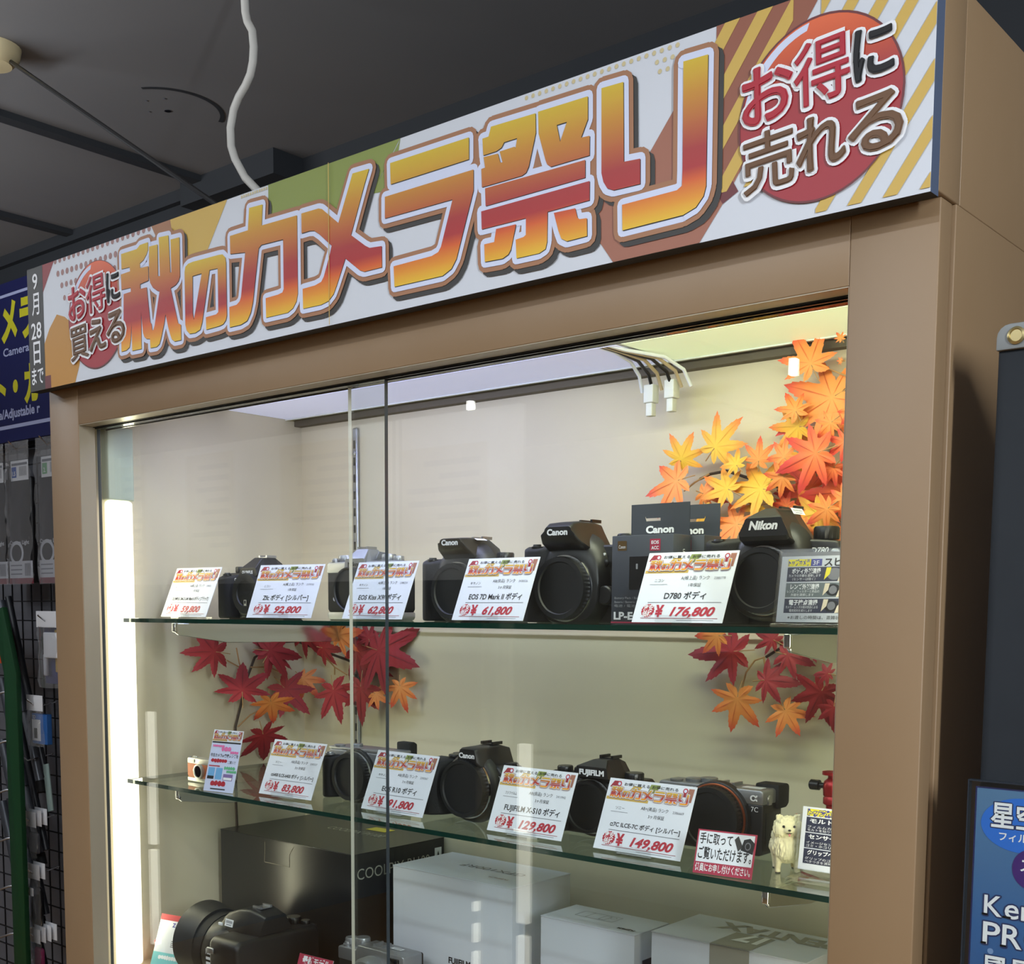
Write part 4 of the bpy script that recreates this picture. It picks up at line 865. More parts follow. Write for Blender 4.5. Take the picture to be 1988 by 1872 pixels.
add(t, 'viewfinder_hump', hm, [SATIN, WHITEINK]); hotshoe(t, .078, .010, .0851, BLACK)
dial(t, .020, .012, .0645, .009, .008, BLACK); dial(t, .038, .018, .0645, .008, .007, BLACK); dial(t, .113, .014, .0645, .0105, .008, BLACK); button(t, .016, -.010, .062, .0045, .004, BLACK)
sticker(t, (.0905, .003, .0725), (.12, .95, 0), (-.70, 0, .72), .012, .0075); lug(t, .1265, .018, .054)
# 10 silver-topped full-frame compact
t = camera_thing('mirrorless_camera', 'flat silver-topped black mirrorless camera with a big dark cap, right of the lower shelf', (-.7037, .1786, Z2))
body(t, [(.003, 0), (.121, 0), (.124, .004), (.124, .0535), (0, .0535), (0, .004)], .040, SATIN, .003)
add(t, 'top_plate', MB().prism([(0, .0525), (.124, .0525), (.124, .0660), (.121, .0675), (.003, .0675), (0, .0660)], -.0008, .034, 'y', 0, .0015), SILVER, 'silver top plate')
grip(t, .028, .0520, .018, .02, RUBBER, slope=.002)
add(t, 'mount_block', MB().lathe([(.0385, .002), (.038, -.006), (.036, -.007), (.02, -.007)], (.0725, 0, .0350), 'y', 60), SATIN)
add(t, 'orange_ring', MB().lathe([(.0362, -.0068), (.0362, -.0082), (.0352, -.0086), (.034, -.0086)], (.0725, 0, .0350), 'y', 60), mat('copper_ring', (170, 96, 62), .3, .9), 'copper mount ring')
cap_and_mount(t, .0725, .0350, .0340, -.007, inner=.80, knurl=True, mount_r=.0345, ring=BLACK)
add(t, 'series_mark', MB().text(FR(-.0026), 'α', .1150, .0568, .0075, 0, .0004, align='C', bold=.02, w=.0085), WHITEINK)
add(t, 'model_lettering', MB().text(FR(-.0004), '7C', .1150, .0455, .0052, 0, .0006, align='C'), WHITEINK)
add(t, 'maker_lettering', MB().text(FR(-.0026), 'SONY', .0500, .0600, .0046, 0, .0004, w=.0180, align='C', bold=.03), WHITEINK)
for x_, y_, r_, h_ in ((.034, .016, .0095, .0035), (.048, .022, .0095, .0045), (.018, .006, .0070, .0025)): dial(t, x_, y_, .0675, r_, h_, SILVER)
hotshoe(t, .075, .012, .0670, SILVER)
add(t, 'finder_cup', MB().prism([(.026, .046), (.044, .046), (.050, .050), (.050, .0690), (.046, .0712), (.026, .0712)], .100, .1275, 'x', 0, .003), RUBBER, 'black viewfinder block')
add(t, 'port_door', MB().rbox(.1236, .1246, .006, .026, .010, .044, .0004), SATIN); lug(t, .1246, .012, .058)
add(t, 'top_sticker', MB().box(.094, .116, .010, .020, .0675, .0679), STICK, 'white sticker')

# ================================================================ BOXES AND THE BOTTOM ROW
CARTON = mat('white_carton', (206, 210, 222), .55); CARTB = mat('black_carton', (26, 26, 27), .28); CARTG = mat('dark_grey_carton', (58, 62, 70), .45)
SILP = mat('silver_print', (206, 204, 192), .35, .3); GRP = mat('warm_grey_print', (150, 148, 140), .5)
def carton(label, x0, x1, y0, y1, z0, z1, m, group=None, name='camera_box', flap=True, prints=None, extra=None, flapm=None):
    t = thing(name, label, 'box', ((x0 + x1) / 2, (y0 + y1) / 2, z0), 0, group)
    w_, d_ = (x1 - x0) / 2, (y1 - y0) / 2; h = z1 - z0
    b = MB().rbox(-w_, w_, -d_, d_, 0, h - .0012, .0012, 0, 2)
    FF = plane((-w_, -d_, 0), (1, 0, 0), (0, 0, 1)); FS = plane((w_, -d_, 0), (0, 1, 0), (0, 0, 1))
    if prints: prints(b, FF, FS, w_ * 2, d_ * 2, h)
    o = b.build('carton', [m] + (extra or [])); o.parent = t
    l = MB().rbox(-w_ - .0004, w_ + .0004, -d_ - .0004, d_ + .0002, h - .0014, h, .0005, 0, 1)
    FT = plane((-w_, -d_, h), (1, 0, 0), (0, 1, 0))
    return t, l, FT, w_ * 2, d_ * 2, h
# tall black carton
def pr(b, FF, FS, W, D, H):
    b.text(FS, 'COOLPIX', D * .035, H * .800, .0165, 1, .0004, w=D * .50, bold=-.004); b.text(FS, 'P1100', D * .575, H * .812, .0145, 1, .0004, w=D * .25, bold=-.006)
    b.rect(FS, D * .885, H * .75, D * .965, H * .925, 2, .0004); b.text(FS, 'FSC', D * .925, H * .765, .005, 3, .0006, align='C')
    b.quadp(FS, [(D * .905, H * .84), (D * .925, H * .90), (D * .945, H * .84)], 3, .0006)
    s_ = .0004
    for p in ([(W * .36, H * .965), (W * .36, H * .90), (W * .355, H * .80), (W * .545, H * .80), (W * .545, H * .90), (W * .575, H * .965)],):
        for i in range(len(p) - 1):
            (a0, b0), (a1, b1) = p[i], p[i + 1]; n_ = Vector((-(b1 - b0), a1 - a0)).normalized() * .0005
            b.quadp(FF, [(a0 + n_.x, b0 + n_.y), (a0 - n_.x, b0 - n_.y), (a1 - n_.x, b1 - n_.y), (a1 + n_.x, b1 + n_.y)], 4, s_)
YB_ = .2265
t, l, FT, W, D, H = carton('tall black glossy camera box with silver lettering, left on the cabinet floor', -1.546, -1.2395, YB_, .411, Z3, 1.1597, CARTB, prints=pr, extra=[SILP, STICK, INK, mat('cut_edge_grey', (116, 110, 98), .5)])
l.text(FT, 'COOLPIX P1100', W * .38, D * .62, .017, 1, .0004, w=W * .40, rot=-.0); l.quadp(FT, [(W * .56, D * .80), (W * .70, D * .80), (W * .70, D * .93), (W * .56, D * .93)], 2, .0004)
l.build('lid', [CARTB, SILP, mat('yellow_logo', (226, 206, 70), .5)]).parent = t
# white carton, middle
def pr(b, FF, FS, W, D, H): b.text(FF, 'FUJIFILM', W * .58, H * .34, .0085, 1, .0004, w=W * .18, align='C', bold=.03)
t, l, FT, W, D, H = carton('large white camera box between the black carton and the smaller white box', -1.1800, -.9640, .245, .366, Z3, 1.1515, CARTON, prints=pr, extra=[INK])
l.text(FT, 'GFX100RF', W * .84, D * .60, .014, 1, .0004, w=W * .52, rot=PI); l.text(FT, 'FUJIFILM', W * .84, D * .28, .0045, 2, .0004, w=W * .15, rot=PI)
l.build('lid', [CARTON, GREYINK, mat('red_brown_ink', (130, 70, 60), .5)]).parent = t
# smaller white carton with a line drawing
def pr(b, FF, FS, W, D, H):
    b.rect(FS, D * .22, H * .26, D * .50, H * .78, 1, .0004)
    for i in range(3): b.text(FS, 'BLACK', D * (.27 + i * .075), H * .30, .004, 2, .0006, w=H * .42, rot=PI / 2)
t, l, FT, W, D, H = carton('small white camera box with a thin camera outline on its lid', -.9140, -.7740, .240, .3135, Z3, 1.1268, CARTON, prints=pr, extra=[NAVY, WHITEINK])
def outline(mb, F, pts, m, wd=.0004, e=.0004, closed=True):
    for i in range(len(pts) if closed else len(pts) - 1):
        (a0, b0), (a1, b1) = pts[i], pts[(i + 1) % len(pts)]; n_ = Vector((-(b1 - b0), a1 - a0)).normalized() * wd
        mb.quadp(F, [(a0 + n_.x, b0 + n_.y), (a0 - n_.x, b0 - n_.y), (a1 - n_.x, b1 - n_.y), (a1 + n_.x, b1 + n_.y)], m, e)
outline(l, FT, [(W * .22, D * .40), (W * .22, D * .72), (W * .62, D * .72), (W * .62, D * .40)], 1)
outline(l, FT, [(W * .33, D * .40), (W * .33, D * .72)], 1, closed=False); outline(l, FT, [(W * .46, D * .44), (W * .46, D * .68), (W * .52, D * .68), (W * .52, D * .44)], 1)
outline(l, FT, [(W * .56 + .004 * math.cos(a), D * .62 + .004 * math.sin(a)) for a in [2 * PI * i / 16 for i in range(16)]], 1, .0003)
l.text(FT, 'FUJIFILM', W * .93, D * .22, .005, 2, .0004, w=W * .17, rot=PI, bold=.03)
l.build('lid', [CARTON, GREYINK, INK]).parent = t
# white carton with grey lettering, right
def pr(b, FF, FS, W, D, H):
    b.rect(FF, W * .40, H * .30, W * .655, H * 1.0, 1, .0004)
    outline(b, FF, [(W * .44, H * .50), (W * .44, H * .83), (W * .60, H * .83), (W * .60, H * .50)], 2, .0012, .0008)
    outline(b, FF, [(W * .515, H * .50), (W * .515, H * .83)], 2, .0010, .0008, False)
t, l, FT, W, D, H = carton('white camera box with big grey lettering on its lid, right end of the cabinet floor', -.7508, -.5580, .240, .345, Z3, 1.1362, CARTON, prints=pr, extra=[GRP, STICK])
l.rect(FT, W * .40, 0, W * .655, D * .56, 1, .0004)
l.text(FT, '17', W * .63, D * .52, .030, 2, .0008, w=W * .17, rot=PI, bold=.05); l.text(FT, 'PENTAX', W * 1.02, D * .86, .028, 1, .0004, w=W * .80, rot=PI, bold=.05, shear=-.12)
l.build('lid', [CARTON, GRP, STICK]).parent = t
# two dark battery boxes with hang tabs on the upper shelf
for k, (lab, y0) in enumerate((('dark grey battery box with hang tab, front one of two by the 176,800 card', .1480), ('dark grey battery box with hang tab, rear one of the two on the upper shelf', .1830))):
    x0, x1, y1 = (-.7480, -.6720)[0] if k == 0 else -.7340, -.6720 if k == 0 else -.6570, y0 + .0340
    def pr(b, FF, FS, W, D, H):
        b.rect(FF, W * .10, H * .83, W * .25, H * .94, 5, .0004); b.text(FF, 'Canon', W * .175, H * .855, .0036, 1, .0006, w=W * .11, align='C')
        b.rect(FF, W * .63, H * .82, W * .80, H * .95, 2, .0004); b.text(FF, 'EOS', W * .715, H * .895, .0034, 1, .0006, w=W * .12, align='C', bold=.03); b.text(FF, 'ACC', W * .715, H * .835, .0034, 1, .0006, w=W * .12, align='C', bold=.03)
        b.rect(FF, W * .30, H * .39, W * .72, H * .76, 3, .0004); b.rect(FF, W * .41, H * .62, W * .44, H * .68, 4, .0006)
        for i, s_ in enumerate(('Battery Pack / Batterie / Batería', 'Bateria / Batteria / Аккумулятор', '电池 / 電池 / 배터리 팩')): b.text(FF, s_, W * .06, H * (.285 - i * .045), .0024, 4, .0006, w=W * .70)
        b.text(FF, 'LP-E6P', W * .05, H * .055, .0078, 1, .0006, w=W * .50, bold=.04)
        b.rect(FF, 0, H * .012, W, H * .028, 2, .0004); b.text(FS, 'Canon', D * .62, H * .62, .006, 1, .0006, w=H * .22, rot=PI / 2)
    t = thing('battery_box', lab, 'box', ((x0 + x1) / 2, (y0 + y1) / 2, Z1), 0, 'boxed batteries')
    w_, d_, h = (x1 - x0) / 2, (y1 - y0) / 2, .0922
    b = MB().rbox(-w_, w_, -d_, d_, 0, h, .0008, 0, 2)
    pr(b, plane((-w_, -d_, 0), (1, 0, 0), (0, 0, 1)), plane((w_, -d_, 0), (0, 1, 0), (0, 0, 1)), w_ * 2, d_ * 2, h)
    b.build('carton', [CARTG, WHITEINK, mat('crimson_ink', (172, 46, 74), .5), BLACK, mat('pale_grey_ink', (150, 152, 156), .5), mat('bronze_hologram', (120, 96, 64), .3, .6)]).parent = t
    W = w_ * 2
    tabm = MB(); z0, z1 = h, h + .0345; yb0, yb1 = d_ - .0012, d_ - .0006
    FTb = plane((-w_, yb0, 0), (1, 0, 0), (0, 0, 1)); FTk = plane((-w_, yb1, 0), (1, 0, 0), (0, 0, 1))
    hole = [(W * .25, z0 + .0205), (W * .27, z0 + .0165), (W * .73, z0 + .0165), (W * .75, z0 + .0205), (W * .75, z0 + .0225), (W * .73, z0 + .0195), (W * .27, z0 + .0195), (W * .25, z0 + .0225)]
    for F_ in (FTb, FTk): tabm.poly(F_, [[(W * .02, z0), (W * .98, z0), (W * .98, z1), (W * .02, z1)], hole[::-1]], 0, 0)
    tabm.text(FTb, 'Canon', W * .5, z0 + .004, .0075, 1, .0003, w=W * .46, align='C', bold=.045)
    tabm.build('hang_tab', [CARTG, WHITEINK]).parent = t
# --- bottom row in front of the boxes
# bridge camera lying along the cabinet, its hood to the left: local -y is the lens direction
t = camera_thing('bridge_camera', 'big black superzoom camera with flared lens hood, on the cabinet floor before the black box', (-1.3385, .1250, Z3), -90, 'cameras on the cabinet floor')
body(t, rr(-.073, .073, 0.001, .088, .012), .060, SATIN, .006)
gp = MB().loft([[(x, y, .006) for x, y in ((-.073, .055), (-.074, .0), (-.066, -.030), (-.050, -.036), (-.036, -.020), (-.034, .055))], [(x, y, .060) for x, y in ((-.074, .055), (-.075, .0), (-.067, -.033), (-.051, -.040), (-.037, -.022), (-.034, .055))], [(x, y, .086) for x, y in ((-.071, .055), (-.071, .0), (-.064, -.024), (-.052, -.030), (-.040, -.016), (-.036, .055))]], 0, True)
add(t, 'grip', gp, RUBBER)
cz = .050
lb = MB().lathe([(.045, 0.002), (.046, -.010), (.046, -.014), (.0475, -.017), (.0475, -.044), (.0465, -.047)], (0.006, 0, cz), 'y', 72, 0)
FL = plane((.006 + .0477, -.036, cz + .004), (0, 1, 0), (0, 0, 1))
lb.text(FL, '125x', .004, .0, .0075, 1, .0006, w=.016, bold=.02); lb.rect(FL, .004, -.008, .016, -.004, 1, .0006); lb.rect(FL, .004, -.015, .014, -.011, 1, .0006)
add(t, 'lens_barrel', lb, [SATIN, WHITEINK])
add(t, 'focus_ring', MB().lathe([(.048, -.046), (.0485, -.047), (.0485, -.066), (.048, -.067)], (.006, 0, cz), 'y', 120, 0, True, knurl=.048, kd=.012), RUBBER)
add(t, 'lens_hood', MB().lathe([(.048, -.065), (.0485, -.069), (.0510, -.080), (.0540, -.096), (.0548, -.1015), (.0535, -.1015), (.0500, -.088), (.046, -.072), (.040, -.070), (.0001, -.069)], (.006, 0, cz + .004), 'y', 72), mat('hood_plastic', (44, 43, 42), .45), 'flared dark grey lens hood')
ff = MB().loft([ring_y(rr(-.028, .030, .084, .100, .005, .008), -.034), ring_y(rr(-.031, .033, .082, .108, .005, .010), -.022), ring_y(rr(-.034, .036, .080, .1165, .005, .013), .004), ring_y(rr(-.034, .036, .080, .1185, .005, .014), .026), ring_y(rr(-.030, .032, .080, .112, .005, .012), .054)])
add(t, 'flash_housing', ff, SATIN)
hotshoe(t, .0, .016, .1180, STEEL, .020)
sticker(t, (.0368, -.012, .0935), (0, 1, 0), (-.25, 0, .97), .018, .010)
dial(t, -.050, .030, .087, .011, .010, BLACK, 'mode_dial'); button(t, -.055, -.016, .084, .006, .005, BLACK); dial(t, -.058, .046, .087, .007, .006, BLACK)
add(t, 'side_button', MB().rbox(.0725, .0765, .0, .014, .066, .074, .0015), STEEL, 'steel strap slot'); add(t, 'flash_button', MB().rbox(.0345, .0375, -.026, -.018, .092, .096, .0008), WHITEINK)
# silver rangefinder-style compact
t = camera_thing('compact_camera', 'silver and black compact camera before the large white box, bottom edge', (-1.2290, .188, Z3), 0, 'cameras on the cabinet floor')
body(t, [(.003, .008), (.125, .008), (.128, .012), (.128, .058), (0, .058), (0, .012)], .034, RUBBER, .003)
add(t, 'top_plate', MB().prism([(0, .050), (.128, .050), (.128, .0735), (.124, .0753), (.040, .0753), (.036, .0680), (.003, .0680), (0, .066)], -.001, .034, 'y', 0, .0015), SILVER, 'silver top plate')
add(t, 'base_plate', MB().prism([(.002, 0), (.126, 0), (.128, .009), (0, .009)], 0, .034, 'y', 0, .002), SILVER, 'silver base plate')
add(t, 'lens', MB().lathe([(.030, .001), (.0295, -.014), (.026, -.018), (.0255, -.020), (.022, -.020)], (.070, 0, .036), 'y', 60).lathe([(.022, -.019), (.015, -.012), (.0001, -.010)], (.070, 0, .036), 'y', 40, 1), [SILVER, mat('dark_lens_glass', (10, 12, 18), .08)])
add(t, 'finder_window', MB().rbox(.100, .120, -.0025, .002, .059, .070, .001), mat('dark_lens_glass', (10, 12, 18), .08)); add(t, 'sync_port', MB().lathe([(.0035, 0), (.0035, -.001), (.002, -.001), (.0001, -.0005)], (.116, -.0012, .054), 'y', 18), STEEL)
dial(t, .012, .014, .0680, .0090, .0105, SILVER); dial(t, .028, .020, .0680, .0105, .0120, SILVER); button(t, .012, .006, .0680, .0040, .006, SILVER); hotshoe(t, .068, .010, .0753, SILVER)
sticker(t, (.086, .016, .0755), (1, 0, 0), (0, 1, 0), .020, .008)
add(t, 'finder_eyepiece', MB().rbox(.106, .124, .033, .042, .046, .072, .003), RUBBER); lug(t, -.0006, .014, .056)
# dark camera on a low white riser, bottom right
tag(MB().rbox(-.7080, -.6000, .120, .190, Z3, 1.0480, .002).build('display_riser', STICK), 'low white block under the black camera at the bottom right', 'riser')
t = camera_thing('compact_camera', 'black camera with a chrome rim, cropped at the bottom edge before the grey-lettered box', (-.7130, .140, 1.0480), 0, 'cameras on the cabinet floor')
body(t, [(.004, 0), (.112, 0), (.116, .006), (.116, .060), (.100, .068), (.016, .072), (.002, .064), (0, .006)], .036, SATIN, .005)
add(t, 'chrome_rim', MB().prism([(.0, .050), (.116, .046), (.116, .049), (.0, .053)], -.0015, .002, 'y', 0, .0006), CHROME, 'chrome trim line')
add(t, 'lens', MB().lathe([(.026, .001), (.0255, -.016), (.022, -.019), (.0001, -.017)], (.062, 0, .030), 'y', 48), BLACK)
add(t, 'top_window', MB().rbox(.030, .070, .008, .024, .0680, .0715, .001), mat('dark_lens_glass', (10, 12, 18), .08)); dial(t, .092, .018, .066, .008, .006, BLACK)
# leaflet and red pot at the left, small red flag card in front
t = thing('leaflet', 'white and turquoise leaflet with a red top edge, bottom left beside the lens hood', 'leaflet', (-1.5080, .0690, Z3), math.radians(12))
F = leanplane(20, .0005); W, H = .070, .0860; mb = sheet(F, W, H)
mb.rect(F, 0, H * .90, W, H, C_RED); mb.rect(F, 0, 0, W, H * .36, 13); mb.rect(F, W * .62, H * .38, W, H * .48, 14)
mb.text(F, '13', W * .52, H * .60, H * .11, C_RED, bold=.02); mb.text(F, 'Z', W * .36, H * .80, H * .07, 15, bold=.04)
for i in range(4): mb.rect(F, W * .42, H * (.555 - i * .03), W * .80, H * (.57 - i * .03), C_GREY)
blob_row(mb, F, W * .15, W * .8, H * .24, H * .08, C_WI, rnd); blob_row(mb, F, W * .15, W * .7, H * .08, H * .08, 16, rnd)
mb.build('sheet', CM + [mat('turquoise_ink', (128, 204, 210), .5), VIO, mat('indigo_ink', (70, 70, 160), .5), mat('teal_ink', (40, 120, 130), .5)]).parent = t
acrylic_foot(t, W, math.radians(20), .03)
tag(MB().lathe([(.017, 0), (.0205, .038), (.0195, .038), (.0165, .002), (.0001, .002)], (-1.5180, .110, Z3), 'z', 32).build('red_pot', mat('red_plastic', (178, 54, 48), .4)), 'small red plastic pot behind the turquoise leaflet', 'pot')
t = thing('flag_card', 'small crimson card with white lettering between the two bottom cameras', 'price card', (-1.2200, .088, Z3), math.radians(4))
F = leanplane(20, .0005); W, H = .062, .078; mb = sheet(F, W, H)
mb.rect(F, 0, H * .70, W, H, 13); mb.text(F, '最新モデル', W * .12, H * .86, H * .10, C_WI, w=W * .80, bold=.03); mb.text(F, '電子フィルム搭載', W * .05, H * .73, H * .07, C_WI, w=W * .9, bold=.02)
mb.rect(F, W * .1, H * .55, W * .8, H * .57, C_GREY); mb.text(F, '新品', W * .1, H * .3, H * .12, C_RED)
mb.build('card', CM + [mat('crimson_ink', (172, 46, 74), .5)]).parent = t
acrylic_foot(t, W, math.radians(20), .03)

# maple leaves: centre xyz, tip xyz (tenths of a mm) and colour kind
LEAF_LEFT = [(-15319,2104,14368,-15486,1612,14424,'R'),(-15297,3155,14377,-15522,3555,14722,'R'),(-15242,3111,14364,-15110,3635,14295,'R'),(-15201,2526,13767,-15474,2709,14246,'R'),(-15336,3850,13889,-15042,3931,13628,'O'),(-15295,3454,13735,-15037,3684,13325,'R'),(-15267,3136,13536,-15449,3361,13148,'O'),(-15263,2971,13024,-15459,3223,12582,'R'),(-14456,3738,13730,-14302,3738,13228,'R'),(-13896,3800,13799,-13909,3800,13249,'R'),(-13109,3887,13846,-13028,3887,13477,'O'),(-13604,3918,14389,-12782,3918,14207,'R'),(-14138,3946,14344,-13563,3946,14011,'R'),(-14297,3708,14617,-13831,3708,14699,'O'),(-15329,3856,14685,-14623,3856,14671,'R'),(-14735,3769,14409,-14346,3769,14388,'R'),(-13591,3840,13722,-13314,3840,13602,'O'),(-13891,3964,14576,-14021,3964,14814,'R')]
LEAF_RIGHT = [(-7366,3822,14536,-7935,3822,14465,'R'),(-6678,3927,14513,-6318,3927,14426,'R'),(-6908,3837,14210,-6524,3837,14225,'R'),(-7255,3786,13972,-7334,3786,13534,'O'),(-6665,3887,13855,-6482,3887,13576,'O'),(-6218,3868,14097,-6434,3868,13715,'R'),(-6057,3686,14325,-6245,3686,14331,'R'),(-7435,3596,14731,-7770,3596,14725,'O'),(-6387,3839,14700,-6087,3839,14631,'R'),(-6886,3933,14690,-7123,3933,14790,'R'),(-6018,3691,14685,-5912,3691,14638,'O'),(-5920,3591,13952,-5937,3591,13679,'R')]
LEAF_UPPER = [(-6402,3740,17794,-6598,3740,18181,'O'),(-6175,3832,17406,-6841,3832,17094,'O'),(-6589,3843,17127,-6959,3843,17161,'Y'),(-6556,3707,17290,-6692,3707,17519,'O'),(-7591,3721,16969,-7281,3721,17264,'Y'),(-8053,3703,16861,-7896,3703,17175,'Y'),(-8057,3606,16588,-8518,3606,16453,'O'),(-7726,3708,16425,-7460,3708,16333,'O'),(-7393,3669,16462,-7742,3669,16618,'Y'),(-6982,3742,16443,-7480,3742,16536,'Y'),(-7027,3746,16780,-7018,3746,17043,'O'),(-6651,3647,16770,-6824,3647,16966,'O'),(-6204,3528,16765,-6682,3528,16631,'E'),(-6421,3867,16419,-6904,3867,16402,'E'),(-7291,3733,16048,-7703,3733,16095,'O'),(-6652,3633,16542,-6889,3633,16400,'O'),(-6036,3628,16597,-6180,3628,16413,'E'),(-6049,3530,16149,-6271,3530,15993,'O'),(-7674,3632,16208,-7599,3632,15965,'Y'),(-5984,3606,17990,-6038,3606,18064,'O'),(-6054,3771,17782,-6111,3771,17787,'O'),(-7265,3640,16730,-7425,3640,16891,'Y'),(-6697,3828,16231,-6909,3828,16271,'E'),(-7032,3754,16243,-7265,3754,16196,'Y'),(-6070,3601,17091,-6246,3601,16956,'O'),(-5893,3589,16869,-6097,3589,16749,'E'),(-5871,3586,16254,-6092,3586,16183,'O'),(-5856,3751,16609,-6016,3751,16510,'O'),(-5807,3567,17196,-5934,3567,17074,'O'),(-5763,3618,16114,-5927,3618,16177,'E'),(-6373,3671,16006,-6510,3671,15883,'O'),(-8177,3576,16289,-8321,3576,16174,'E')]

# ================================================================ MAPLE SPRAYS
def leafmat(name, stops):
    m = rampmat(name, stops, .62); b = m.node_tree.nodes['Principled BSDF']
    b.inputs['Subsurface Weight'].default_value = 0.0; return m
LEAFM = {'R': leafmat('red_maple_leaf', [(0, (166, 40, 44)), (.5, (150, 26, 38)), (1, (132, 20, 32))]),
         'O': leafmat('orange_maple_leaf', [(0, (238, 156, 84)), (.5, (236, 136, 66)), (.75, (224, 92, 58)), (1, (198, 50, 50))]),
         'Y': leafmat('yellow_maple_leaf', [(0, (226, 188, 62)), (.45, (230, 170, 60)), (.75, (230, 134, 58)), (1, (218, 92, 48))]),
         'E': leafmat('orange_red_maple_leaf', [(0, (238, 130, 70)), (.4, (226, 96, 56)), (.7, (206, 60, 50)), (1, (180, 38, 44))])}
VEIN = {'R': mat('dark_red_vein', (116, 22, 30), .6), 'O': mat('orange_vein', (206, 100, 44), .6), 'Y': mat('ochre_vein', (204, 150, 40), .6), 'E': mat('rust_vein', (184, 66, 44), .6)}
STEMD = mat('dark_brown_stem', (58, 44, 34), .7); STEML = mat('tan_stem', (176, 136, 92), .7)
def leaf_outline(rnd):
    lobes = [(0, 1.0), (47, .90), (93, .74), (136, .50), (-47, .90), (-93, .74), (-136, .50)]
    lobes = sorted([(a + rnd.uniform(-6, 6), l * rnd.uniform(.88, 1.08)) for a, l in lobes])
    pts = []; n = len(lobes)
    for i, (a, l) in enumerate(lobes):
        a2, l2 = lobes[(i + 1) % n]; d = (a2 - a) % 360
        pts.append((a, l))
        fl = ((.16, .87), (.25, .84), (.36, .74), (.45, .71), (.55, .61), (.64, .58), (.78, .49))
        for q, (f, rr_) in enumerate(fl): pts.append((a + d * .5 * f, l * rr_ * (1.02 if q % 2 else .985)))      # right flank with teeth
        pts.append((a + d * .5, .40 * (.35 + .36 * (l + l2)) if d < 75 else .14))
        for q, (f, rr_) in enumerate(fl[::-1]): pts.append((a + d - d * .5 * f, l2 * rr_ * (1.02 if q % 2 else .985)))
    return pts, lobes
def leaf(t, rec, rnd, wall=False):
    P = Vector(rec[0:3]) / 1e4; T = Vector(rec[3:6]) / 1e4; kind = rec[6]
    ax = T - P; L = ax.length * 1.08; ax.normalize()
    nb = Vector((.85, -.5, .05)) if P.x < -1.49 else Vector((.25, -1, .1))
    nb += Vector((rnd.uniform(-.25, .25), 0, rnd.uniform(-.3, .3)))
    N = (nb - ax * nb.dot(ax)).normalized(); U = ax.cross(N)
    pts, lobes = leaf_outline(rnd); k = len(pts); bend = rnd.uniform(.10, .28) * L; tw = rnd.uniform(-.12, .12)
    def W(a, r):
        x, y = r * math.sin(math.radians(a)), r * math.cos(math.radians(a))
        h = -bend * r * r + tw * L * x * y + .03 * L * math.cos(math.radians(a * 7.6)) * r
        q = P + U * x * L + ax * y * L + N * h
        q.y = min(q.y, YB - .0035); q.x = max(q.x, IL + .003)
        if P.z < Z1: q.z = min(q.z, Z1 - .0075)
        else: q.z = max(q.z, Z1 + .002)
        return q
    vs = [W(0, 0)] + [W(a, r * .5) for a, r in pts] + [W(a, r) for a, r in pts]
    uv = [(0.5, 0)] + [(.5, r * .5) for a, r in pts] + [(.5, min(1, r)) for a, r in pts]
    fs = []
    for i in range(k):
        j = (i + 1) % k; fs += [(0, 1 + j, 1 + i), (1 + i, 1 + j, 1 + k + j, 1 + k + i)]
    mb = MB().add(vs, fs, 0, True, uv)
    for a, l in lobes:
        dx = .011
        q = [W(a, .02), W(a + 1.6, l * .45), W(a, l * .9), W(a - 1.6, l * .45)]
        mb.add([v + N * .0005 for v in q], [(0, 1, 2, 3)], 1)
    part('leaf', mb, [LEAFM[kind], VEIN[kind]], t)
    # petiole from the leaf base
    b = W(180, .05); mb = MB().tube([b, b - ax * L * .25 - N * .002, b - ax * L * .42 - N * .004], .0007, 6)
    for i, v in enumerate(mb.v): mb.v[i] = (max(v[0], IL + .002), min(v[1], YB - .002), v[2])
    part('leaf_stalk', mb, STEML, t)
def spray(label, recs, seed, loc, stems, twigs):
    t = thing('maple_spray', label, 'artificial leaves', loc); rnd = random.Random(seed)
    for s_, r in stems: part('stem', MB().tube(s_, r, 8), STEMD, t)
    for s_ in twigs: part('twig', MB().tube(s_, .0011, 6), STEML, t)
    for r in recs: leaf(t, r, rnd)
    return t
spray('red maple leaf spray with a few orange leaves, left back corner between the shelves', LEAF_LEFT, 2, (-1.5585, .2675, Z3),
      [([(-1.5585, .27, Z3 + .001), (-1.5585, .2675, 1.1617), (-1.5585, .2655, 1.2116), (-1.5585, .2675, 1.3161), (-1.5585, .2794, 1.3522), (-1.5585, .2895, 1.3885), (-1.5585, .3073, 1.4249), (-1.5585, .3384, 1.4412), (-1.5585, .3622, 1.4486), (-1.5560, .3920, 1.4497), (-1.5143, .404, 1.4363), (-1.449, .404, 1.4224), (-1.3997, .404, 1.4087), (-1.3604, .404, 1.3981)], .0021)],
      [[(-1.556, .2708, 1.3163), (-1.555, .2937, 1.3332), (-1.553, .3169, 1.3427)], [(-1.556, .29, 1.39), (-1.553, .2728, 1.4168), (-1.553, .2677, 1.4411)], [(-1.553, .2726, 1.4107), (-1.553, .2489, 1.422)], [(-1.553, .2951, 1.41), (-1.553, .3296, 1.4089), (-1.553, .3689, 1.3951)], [(-1.5016, .398, 1.4321), (-1.4668, .395, 1.4098), (-1.4371, .395, 1.3986)], [(-1.4668, .395, 1.4098), (-1.4669, .395, 1.3974)]])
